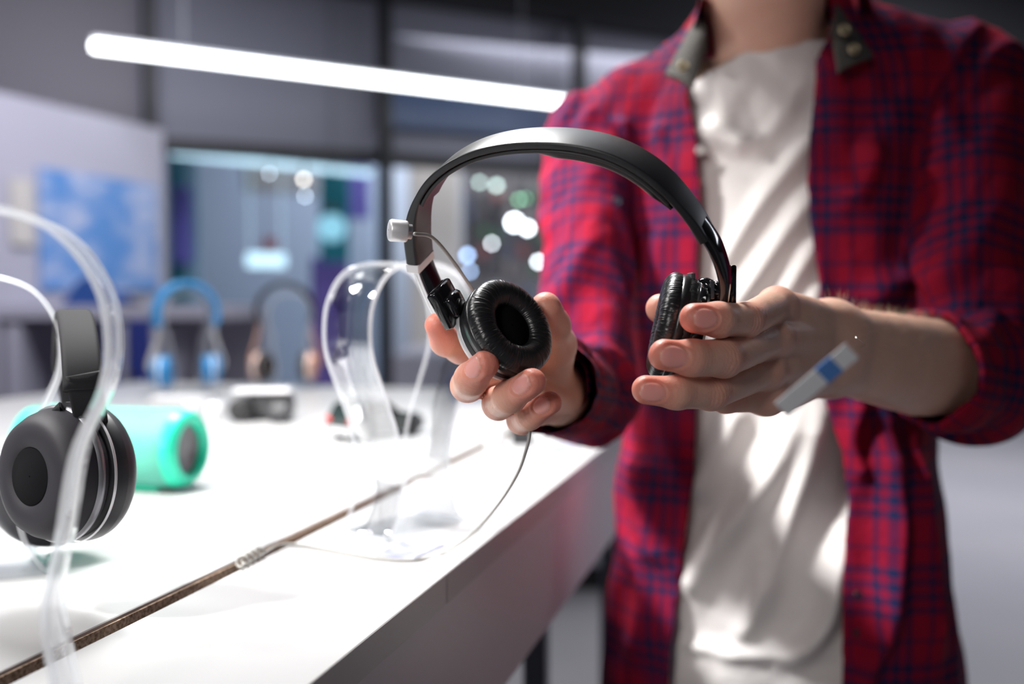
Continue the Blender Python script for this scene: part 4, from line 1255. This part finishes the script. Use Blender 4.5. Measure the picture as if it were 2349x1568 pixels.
def torso(p, infl):
    z = p[:, 2]
    x0 = smooth_interp(z, sz, sx0); x1 = smooth_interp(z, sz, sx1); b = smooth_interp(z, sz, sb)
    a = np.maximum((x1 - x0) / 2 - .022 + infl, .02); b = np.maximum(b - .012 + infl, .02); cx = (x0 + x1) / 2
    dx_ = p[:, 0] - cx; dy_ = p[:, 1] - YB
    xx_ = dx_ * CYW - dy_ * SYW; yy_ = dx_ * SYW + dy_ * CYW
    q = (np.abs(xx_ / a) ** 2.4 + np.abs(yy_ / b) ** 2.4) ** (1 / 2.4)
    d = (q - 1) * np.minimum(a, b)
    return np.maximum(d, z - sz[-1] - .02)
NECK0 = P(1763, 160, 1.05); NECK1 = P(1752, -30, 1.00)
SHR = P(1352, 325, 1.09); SHL = P(2222, 205, 1.0)
def shoulders(p, r):
    d = caps(p, P(1640, 140, 1.09), SHR, .034 + r, .040 + r)
    e = caps(p, P(1900, 110, 1.04), SHL, .040 + r, .048 + r)
    return smin(d, e, .03)
def sleeve_R(p, r): 
    return smin(caps(p, SHR, R_E, .042 + r, .032 + r), caps(p, R_E, R_W + (R_W - R_E) * .25, .033 + r, .0195 + r), .03)
def sleeve_L(p, r):
    return smin(caps(p, SHL, L_E, .050 + r, .040 + r), caps(p, L_E, L_W, .040 + r, .026 + r), .03)

HC = PY(1750, 0, .955); HC = np.array([HC[0] + .0, .965, NECK1[2] + .135])      # head centre
def head_sdf(p):
    s = p - HC
    t = math.radians(-12)
    q = np.stack([s[:, 0], s[:, 1] * math.cos(t) - s[:, 2] * math.sin(t), s[:, 1] * math.sin(t) + s[:, 2] * math.cos(t)], 1)
    qa = q.copy(); qa[:, 0] = np.abs(qa[:, 0])
    d = ell(q, (0, .02, .035), (.076, .094, .085))
    d = smin(d, ell(q, (0, -.015, -.03), (.062, .072, .072)), .03)
    d = smin(d, ell(q, (0, -.045, -.088), (.036, .032, .026)), .03)            # chin
    d = smin(d, ell(qa, (.032, -.062, -.018), (.022, .018, .02)), .02)           # cheeks
    d = smin(d, caps(q, (0, -.080, .012), (0, -.100, -.022), .008, .012), .014)  # nose
    d = smin(d, ell(qa, (.012, -.092, -.026), (.008, .008, .007)), .006)
    d = smin(d, ell(qa, (.026, -.072, .026), (.022, .012, .007)), .012)          # brow
    d = -smin(-d, ell(qa, (.030, -.086, .008), (.016, .012, .011)), .008)        # eye sockets
    d = smin(d, ell(qa, (.030, -.068, .008), (.012, .0115, .011)), .001)         # eyes
    d = smin(d, ell(q, (0, -.084, -.052), (.024, .009, .0055)), .006)            # lips
    d = smin(d, ell(q, (0, -.083, -.061), (.019, .009, .006)), .005)
    e = ell(qa, (.076, .022, .0), (.010, .020, .032)); d = smin(d, e, .006)      # ears
    return d
def neck_sdf(p):
    return smin(caps(p, NECK0, NECK1, .062, .055), caps(p, NECK1, HC + np.array([0, .02, -.01]), .055, .058), .02)
HIPZ = .78
def leg_sdf(p, r=0.0):
    d = None
    for s in (-1, 1):
        hx = (sx0[0] + sx1[0]) / 2 + s * .085
        hip = (hx, YB + .012 - s * .030, HIPZ - .06); kn = (hx + s * .01, YB - .01, .44); an = (hx + s * .015, YB + .02, .09)
        e = smin(caps(p, hip, kn, .078 + r, .056 + r), caps(p, kn, an, .056 + r, .040 + r), .03)
        d = e if d is None else np.minimum(d, e)
    return smin(d, ell(p, ((sx0[0] + sx1[0]) / 2, YB + .02, HIPZ - .04), (.14 + r, .075 + r, .08)), .04)
def body_sdf(p):
    d = np.maximum(torso(p, -.034), HIPZ - .03 - p[:, 2])
    d = smin(d, shoulders(p, -.018), .03)
    d = smin(d, neck_sdf(p), .018)
    d = smin(d, head_sdf(p), .012)
    d = smin(d, sleeve_R(p, -.012), .02) if False else smin(d, caps(p, SHR, R_E, .034, .026), .02)
    d = smin(d, caps(p, SHL, L_E, .040, .034), .02)
    # forearms stop where the fine arm surface takes over
    for (E, W, c, q) in ((R_E, R_W, .36, .024), (L_E, L_W, .78, .030)):
        d = smin(d, caps(p, E, E + (W - E) * (1 - c), q + .003, q - .003), .01)
    return smin(d, leg_sdf(p, -.010), .03)
lo = (.0, .78, .04); hi = (.60, 1.28, HC[2] + .16)
Vb, Fb = polygonize(body_sdf, lo, hi, .006, s=3)
# finer neck and head patch replaces nothing hidden: the coarse part is re-projected and smoothed by the exact field
mV = np.concatenate([VR, VL, Vb]); mF = np.concatenate([FR, FL + len(VR), Fb + len(VR) + len(VL)])
tint = np.zeros((len(mV), 3)); tint[:len(VR)] = TR; tint[len(VR):len(VR) + len(VL)] = TL
body = mesh_obj('body', mV, mF, M_skin, man)
set_attr(body, 'tint', tint)

# hair
def hair_sdf(p):
    s = p - HC
    d = ell(s, (0, .028, .05), (.086, .100, .088))
    cutp = s[:, 1] * -.55 + s[:, 2] * -.85 + .004
    return np.maximum(np.maximum(d, cutp), -(ell(s, (0, -.03, -.03), (.07, .07, .10))))
Vh, Fh = polygonize(hair_sdf, HC - .13, HC + .16, .004, s=3)
Vh = Vh + unit_grad(hair_sdf, Vh) * (noise3(Vh * np.array([160, 160, 40]), 2) * .002)[:, None]
mesh_obj('hair', Vh, Fh, M_hair, man)

# ---- folds drawn as ridges in front elevation (X, Z), given by where the photograph shows them
def ridge_field(V, ridges, Y):
    out = np.zeros(len(V))
    for (pts, wdt, amp) in ridges:
        q = np.array([PY(a, b, Y)[[0, 2]] for a, b in pts])
        q = spline(np.c_[q, np.zeros(len(q))], 26)[:, :2]
        best = np.full(len(V), 9.0); par = np.zeros(len(V))
        for i in range(len(q) - 1):
            ab = q[i + 1] - q[i]; t = np.clip(((V[:, [0, 2]] - q[i]) @ ab) / (ab @ ab), 0, 1)
            dd = np.linalg.norm(V[:, [0, 2]] - q[i] - t[:, None] * ab, axis=1)
            m_ = dd < best; best[m_] = dd[m_]; par[m_] = (i + t[m_]) / (len(q) - 1)
        out += amp * np.exp(-(best / wdt) ** 2) * np.clip(np.minimum(par, 1 - par) * 5 + .25, 0, 1)
    return out
TEE = [([(1660, 640), (1750, 480), (1880, 300)], .011, .011), ([(1640, 250), (1760, 310), (1850, 190)], .010, .006),
       ([(1620, 260), (1670, 300), (1740, 330)], .010, .007),
       ([(1640, 800), (1760, 620), (1880, 430)], .012, .012), ([(1700, 880), (1800, 700), (1885, 540)], .011, .012),
       ([(1780, 900), (1840, 780), (1890, 640)], .010, .010), ([(1610, 1180), (1680, 1040), (1720, 930)], .013, .014),
       ([(1590, 1420), (1650, 1290), (1790, 1080), (1850, 920)], .014, .016), ([(1740, 1450), (1800, 1280), (1860, 1080), (1900, 930)], .012, .014),
       ([(1800, 1540), (1890, 1440), (1930, 1280), (1960, 1200)], .011, .016), ([(1590, 1520), (1700, 1525), (1830, 1500)], .008, .007),
       ([(1700, 1500), (1740, 1400), (1760, 1250)], .010, .008)]
def tee_sdf(p):
    d = torso(p, -.004)
    d = smin(d, shoulders(p, -.004), .03)
    return d
nkc = P(1755, 118, 1.0)
def tee_shell(p):
    d = tee_sdf(p)
    d = smin(d, caps(p, NECK0 - np.array([0, 0, .02]), NECK0 + np.array([0, -.01, .035]), .078, .066), .04)
    sh = np.maximum(d, -(d + .005))
    # neck opening: everything above a tilted plane around the neck
    pl = (p - P(1755, 98, .98)) @ nrm((-.10, .50, .9))
    side = np.maximum(np.abs(p[:, 0] - .265) - .19, 0)
    sh = np.maximum(sh, pl)
    return np.maximum(np.maximum(sh, PY(1780, 1552, .96)[2] - .055 - p[:, 2]), np.abs(p[:, 0] - .27) - .23)
Vt, Ft = polygonize(tee_shell, (.03, .90, .70), (.52, 1.24, 1.46), .0032, s=4)
Nt = unit_grad(tee_sdf, Vt)
front = np.clip(-Nt[:, 1] * 1.6 - .1, 0, 1)
dsp = ridge_field(Vt, TEE, .955) * front * 1.35
rot = np.stack([Vt[:, 0] * .90 - Vt[:, 2] * .42, Vt[:, 1] * .3, Vt[:, 0] * .42 + Vt[:, 2] * .90], 1)
dsp += front * (noise3(rot * np.array([30, 10, 6]), 11) * .004 + noise3(rot * np.array([60, 10, 12]), 12) * .0018)
low = np.clip((PY(1780, 1150, .96)[2] - Vt[:, 2]) / .08, 0, 1)
dsp += front * low * noise3(Vt * np.array([60, 10, 95]), 13) * .0016
Vt = Vt + Nt * (dsp - .006)[:, None]
mesh_obj('tee_shirt', Vt, Ft, M_tee, man)

# open plaid shirt
eL = [(1560, -400), (1585, 100), (1592, 180), (1607, 300), (1612, 450), (1604, 600), (1602, 800), (1602, 950), (1594, 1100), (1578, 1250), (1560, 1400), (1543, 1568), (1535, 1750)]
eR = [(1920, -400), (1905, 100), (1898, 180), (1880, 300), (1870, 420), (1880, 550), (1896, 650), (1903, 900), (1945, 1040), (1958, 1150), (1942, 1300), (1938, 1450), (1935, 1568), (1920, 1750)]
YF = .95
zL = np.array([PY(a, b, YF)[2] for a, b in eL])[::-1]; xL = np.array([PY(a, b, .990)[0] for a, b in eL])[::-1]
zR = np.array([PY(a, b, YF)[2] for a, b in eR])[::-1]; xR = np.array([PY(a, b, .935)[0] for a, b in eR])[::-1]
def shirt_parts(p):
    t = smin(torso(p, .010), shoulders(p, .010), .03)
    return t, sleeve_R(p, .010), sleeve_L(p, .010)
def shirt_out(p):
    t, a, b = shirt_parts(p)
    return np.minimum(smin(t, a, .012), smin(t, b, .012))
R_cut = P(1218, 884, .702); L_cut = L_W + (L_E - L_W) * .60
R_ax = nrm(R_W - R_E); L_ax = nrm(L_W - L_E)
R_cn = nrm(R_ax + np.array([-.15, 0, .1])); L_cn = nrm(L_ax + np.array([-.2, .0, .1]))
zhem = PY(1780, 1700, 1.0)[2]
def shirt_shell(p):
    t, a, b = shirt_parts(p)
    d = np.minimum(smin(t, a, .012), smin(t, b, .012))
    open_ = np.minimum(np.minimum(p[:, 0] - np.interp(p[:, 2], zL, xL), np.interp(p[:, 2], zR, xR) - p[:, 0]), YB - .02 - p[:, 1])
    near_arm = np.minimum(a, b)
    sh = np.maximum(d, -(d + .0065))
    sh = np.maximum(sh, open_)
    # neck hole
    nk = caps(p, NECK0 - np.array([0, 0, .1]), NECK1, .078, .060)
    sh = np.maximum(sh, -nk)
    sh = np.maximum(sh, zhem + .03 * np.cos((p[:, 0] - .27) * 14) - p[:, 2])
    inr = (p - R_cut) @ R_cn; inl = (p - L_cut) @ L_cn
    mr = np.where(np.linalg.norm(p - R_cut, axis=1) < .12, inr, -1.0)
    ml = np.where(np.linalg.norm(p - L_cut, axis=1) < .20, inl, -1.0)
    sh = np.maximum(sh, np.maximum(mr, ml))
    return sh
Vs, Fs = polygonize(shirt_shell, (-.03, .70, .62), (.66, 1.26, 1.50), .0032, s=4)
def arm_frame(V, A, B, C_):
    """distance along the arm and angle around it"""
    L1 = np.linalg.norm(B - A)
    def seg(a, b):
        ab = b - a; t = ((V - a) @ ab) / (ab @ ab); tc_ = np.clip(t, 0, 1)
        return t, V - a - tc_[:, None] * ab, np.linalg.norm(V - a - tc_[:, None] * ab, axis=1)
    t1, r1, d1 = seg(A, B); t2, r2, d2 = seg(B, C_)
    L2 = np.linalg.norm(C_ - B)
    u1, u2 = nrm(B - A), nrm(C_ - B)
    def ang(r, u):
        e1 = nrm(np.cross(u, (.3, 1, .1))); e2 = np.cross(u, e1)
        return np.arctan2(r @ e2, r @ e1)
    s = np.where(d1 < d2, np.minimum(t1, 1) * L1, L1 + np.maximum(t2, 0) * L2)
    g = np.where(d1 < d2, ang(r1, u1), ang(r2, u2))
    return s, g
Ns = unit_grad(shirt_out, Vs)
t_, a_, b_ = shirt_parts(Vs)
sR, gR = arm_frame(Vs, SHR, R_E, R_W); sL, gL = arm_frame(Vs, SHL, L_E, L_W)
isR = (a_ < t_) & (a_ < b_); isL = (b_ < t_) & ~isR
cx = (np.interp(Vs[:, 2], sz, sx0) + np.interp(Vs[:, 2], sz, sx1)) / 2
angT = np.arctan2(Vs[:, 0] - cx, -(Vs[:, 1] - YB))
uv = np.zeros((len(Vs), 3))
uv[:, 0] = np.where(Vs[:, 1] < YB, Vs[:, 0] - .05 + .35 * np.clip(YF + .02 - Vs[:, 1], -1, 0) * np.sign(cx - Vs[:, 0]), Vs[:, 0])
uv[:, 1] = Vs[:, 2]
for m_, s_, g_ in ((isR, sR, gR), (isL, sL, gL)):
    uv[m_, 0] = (g_ * .050)[m_]; uv[m_, 1] = s_[m_]
uv[:, 2] = Vs[:, 1]
SHIRT = [([(1330, 560), (1400, 520), (1460, 560)], .010, .006), ([(1430, 480), (1440, 640), (1420, 820)], .013, .010), ([(1520, 500), (1505, 700), (1520, 900)], .012, .007),
         ([(1440, 940), (1420, 1020), (1390, 1120)], .014, .012), ([(1480, 1050), (1500, 1200), (1540, 1330)], .012, .012), ([(1400, 1200), (1420, 1350), (1400, 1540)], .014, .011),
         ([(1480, 1260), (1500, 1420), (1480, 1560)], .010, .009), ([(1450, 230), (1440, 300), (1400, 360)], .010, .008), ([(1530, 250), (1540, 330), (1560, 420)], .008, .006),
         ([(1990, 330), (1960, 420), (1930, 470)], .012, .012), ([(2010, 980), (2020, 1200), (2000, 1450)], .013, .020), ([(2080, 1020), (2110, 1250), (2120, 1500)], .012, .012),
         ([(2000, 1400), (1960, 1500), (1950, 1568)], .010, .014), ([(2120, 420), (2090, 560), (2060, 660)], .010, .012), ([(1960, 900), (1935, 1000), (1960, 1100)], .009, .010),
         ([(2140, 620), (2040, 640), (1960, 700)], .014, .010)]
onT = ~(isR | isL); fr = np.clip(-Ns[:, 1] * 1.5, 0, 1) * onT
dsp = ridge_field(Vs, SHIRT, .97) * fr * 1.35
dsp += onT * (noise3(Vs * np.array([26, 20, 7]), 21) * .0045 + noise3(Vs * np.array([55, 40, 26]), 22) * .0026)
for m_, s_, g_, Lu in ((isR, sR, gR, np.linalg.norm(R_E - SHR)), (isL, sL, gL, np.linalg.norm(L_E - SHL))):
    q = np.stack([np.cos(g_) * 1.1, np.sin(g_) * 1.1, s_ * 26 + .9 * np.sin(g_ * 2)], 1)
    el = np.exp(-((s_ - Lu) / .085) ** 2)
    dsp += m_ * (noise3(q, 31) * (.0045 + .0065 * el) + noise3(q * 2.3, 32) * .0024)
# placket bands and cuff turn-ups stand proud of the cloth
eLd = np.interp(Vs[:, 2], zL, xL) - Vs[:, 0]; eRd = Vs[:, 0] - np.interp(Vs[:, 2], zR, xR)
fy = (Vs[:, 1] < YB - .03) & onT
for e in (eLd, eRd):
    dsp += np.where(fy & (e < .034), .0014, 0)
cR = -((Vs - R_cut) @ R_cn); cL = -((Vs - L_cut) @ L_cn)
dsp += np.where(isR & (cR < .045) & (cR > -.01), .0035, 0) + np.where(isL & (cL < .050) & (cL > -.01), .0030, 0)
Vs = Vs + Ns * dsp[:, None]
shirt = mesh_obj('plaid_shirt', Vs, Fs, M_plaid, man)
set_attr(shirt, 'plaid', uv, 'FLOAT_VECTOR')

# collar leaves, standing collar, buttons, pocket
def patch(quad, thick, n=14, bulge=.006):
    A, B, C_, D = [np.asarray(q, float) for q in quad]; V = []; nn_ = nrm(np.cross(B - A, D - A))
    if nn_[1] > 0: nn_ = -nn_
    for k in (0, 1):
        for i in range(n + 1):
            for j in range(n + 1):
                u_, v_ = i / n, j / n
                q = (A * (1 - u_) + B * u_) * (1 - v_) + (D * (1 - u_) + C_ * u_) * v_
                V.append(q + nn_ * (bulge * 4 * u_ * (1 - u_) * 1.0 * (1 - v_ * .6) - thick * k))
    m_ = n + 1; F = []
    for k in (0, 1):
        b = k * m_ * m_
        for i in range(n):
            for j in range(n):
                f_ = (b + i * m_ + j, b + (i + 1) * m_ + j, b + (i + 1) * m_ + j + 1, b + i * m_ + j + 1)
                F.append(f_ if k == 0 else f_[::-1])
    per = [i * m_ for i in range(m_)] + [n * m_ + j for j in range(1, m_)] + [i * m_ + n for i in range(n - 1, -1, -1)] + [j for j in range(n - 1, 0, -1)]
    for a, b in zip(per, per[1:] + per[:1]): F.append((a, a + m_ * m_, b + m_ * m_, b))
    return V, F
for quad in ([P(1606, 20, 1.01), P(1622, 112, .975), P(1590, 200, .935), P(1526, 168, .950)],
             [P(1918, 5, .985), P(1908, 62, .960), P(1925, 162, .925), P(2005, 128, .940)]):
    V, F = patch(quad, .004); mb = MB().add(V, F)
    lf = mb.build('collar_leaf', M_lining, shirt, auto=50)
def collar_back():
    V = []; F = []; n_ = 60; cxp = NECK0 + np.array([0, -.0, 0])
    pl = []
    for i in range(n_ + 1):
        a = math.radians(-4 + 182 * i / n_)
        x, y = math.cos(a), math.sin(a)
        top = np.array([NECK0[0] - .003 + x * .072, .995 + y * .074, 0])
        sidek = (x + 1) / 2
        zt = P(1606, 10, 1.0)[2] * (1 - sidek) + P(1925, -15, 1.0)[2] * sidek + .01 * max(0, y)
        dn = max(0, -y) * .03
        pl.append(((x, y), top, zt - dn))
    for (xy, t, zt) in pl:
        for (dr, dz) in ((.000, -.055), (.000, 0), (.004, .003), (.010, -.002), (.022, -.052), (.017, -.052), (.006, -.006), (.004, -.055)):
            V.append((t[0] + xy[0] * dr, t[1] + xy[1] * dr, zt + dz))
    for i in range(n_):
        for k in range(8):
            k2 = (k + 1) % 8; F.append((i * 8 + k, i * 8 + k2, (i + 1) * 8 + k2, (i + 1) * 8 + k))
    return V, F
V, F = collar_back()
co = mesh_obj('collar', V, F, M_plaid, shirt); Va = np.array(V)
set_attr(co, 'plaid', np.c_[Va[:, 0], Va[:, 2], Va[:, 1]], 'FLOAT_VECTOR')
def button(q, n_, r, m_, par, name='button'):
    mb = MB(); mb.lathe([(.0005, .0008), (r * .55, .0008), (r * .7, .0016), (r * .95, .0014), (r, .0004), (r, -.001)], q, n_, 24)
    return mb.build(name, m_, par, True)
def surf_hit(px, py):
    """nearest shirt surface along a pixel ray"""
    r_ = ray(px, py); d = np.linspace(.7, 1.15, 450); q = CAM + r_ * d[:, None]; s = shirt_out(q)
    i = int(np.argmax(s < 0)); return q[i] - r_ * .003
for (px, py) in ((1568, 152), (1960, 112), (1938, 68)):
    button(P(px, py, .936 if px < 1700 else .927), (0, -1, .2), .0055, M_metal_btn, shirt)
for (px, py, bm_) in ((1416, 462, M_navybtn), (1606, 345, M_button), (1968, 1365, M_navybtn), (1968, 1450, M_navybtn)):
    button(surf_hit(px, py), (0, -1, .1), .0045, bm_, shirt)
# arm hair
hm = MB(); cnt = 0
axa = nrm(L_E - L_W); up = nrm(np.array([0, -.1, 1]) - axa * (np.array([0, -.1, 1]) @ axa)); sde = np.cross(axa, up)
rs = np.random.default_rng(3)
while cnt < 900:
    t_a = rs.uniform(-.02, .66); an = rs.normal(0.0, .75)
    d0 = up * math.cos(an) + sde * math.sin(an)
    c_ = L_W + (L_E - L_W) * t_a
    lo_, hi_ = .005, .08
    for _ in range(16):
        m_ = (lo_ + hi_) / 2
        if fL((c_ + d0 * m_)[None])[0] < 0: lo_ = m_
        else: hi_ = m_
    s0 = c_ + d0 * lo_
    ln = rs.uniform(.004, .009); dirn = nrm(d0 * .7 + axa * rs.uniform(-.5, .3) + np.array([0, 0, -.25]) + rs.normal(0, .2, 3))
    mid = s0 + (d0 * .6 + dirn * .5) * ln * .5; end = mid + dirn * ln * .55
    hm.tube([s0 - d0 * .0003, mid, end], [.00005, .00004, .00001], 3, cap=False); cnt += 1
hr = hm.build('arm_hair', M_armhair, man, True); hr['kind'] = 'stuff'
# trousers, belt line and shoes
Vl, Fl = polygonize(lambda p: np.maximum(np.maximum(leg_sdf(p, .012), p[:, 2] - HIPZ + .01), .07 - p[:, 2]), (.0, .88, .03), (.58, 1.26, .92), .008, s=3)
Nl = unit_grad(lambda p: leg_sdf(p, .012), Vl)
Vl = Vl + Nl * (noise3(Vl * np.array([30, 30, 18]), 41) * .004)[:, None]
mesh_obj('trousers', Vl, Fl, M_trouser, man)
for s in (-1, 1):
    hx = (sx0[0] + sx1[0]) / 2 + s * .10
    def sh_(p, hx=hx):
        d = smin(ell(p, (hx, YB - .09, .045), (.044, .10, .042)), ell(p, (hx, YB + .03, .055), (.038, .055, .055)), .03)
        return np.maximum(d, .002 - p[:, 2])
    V, F = polygonize(sh_, (hx - .08, YB - .24, -.01), (hx + .08, YB + .13, .14), .006, s=3)
    mesh_obj('shoe', V, F, M_shoe, man)
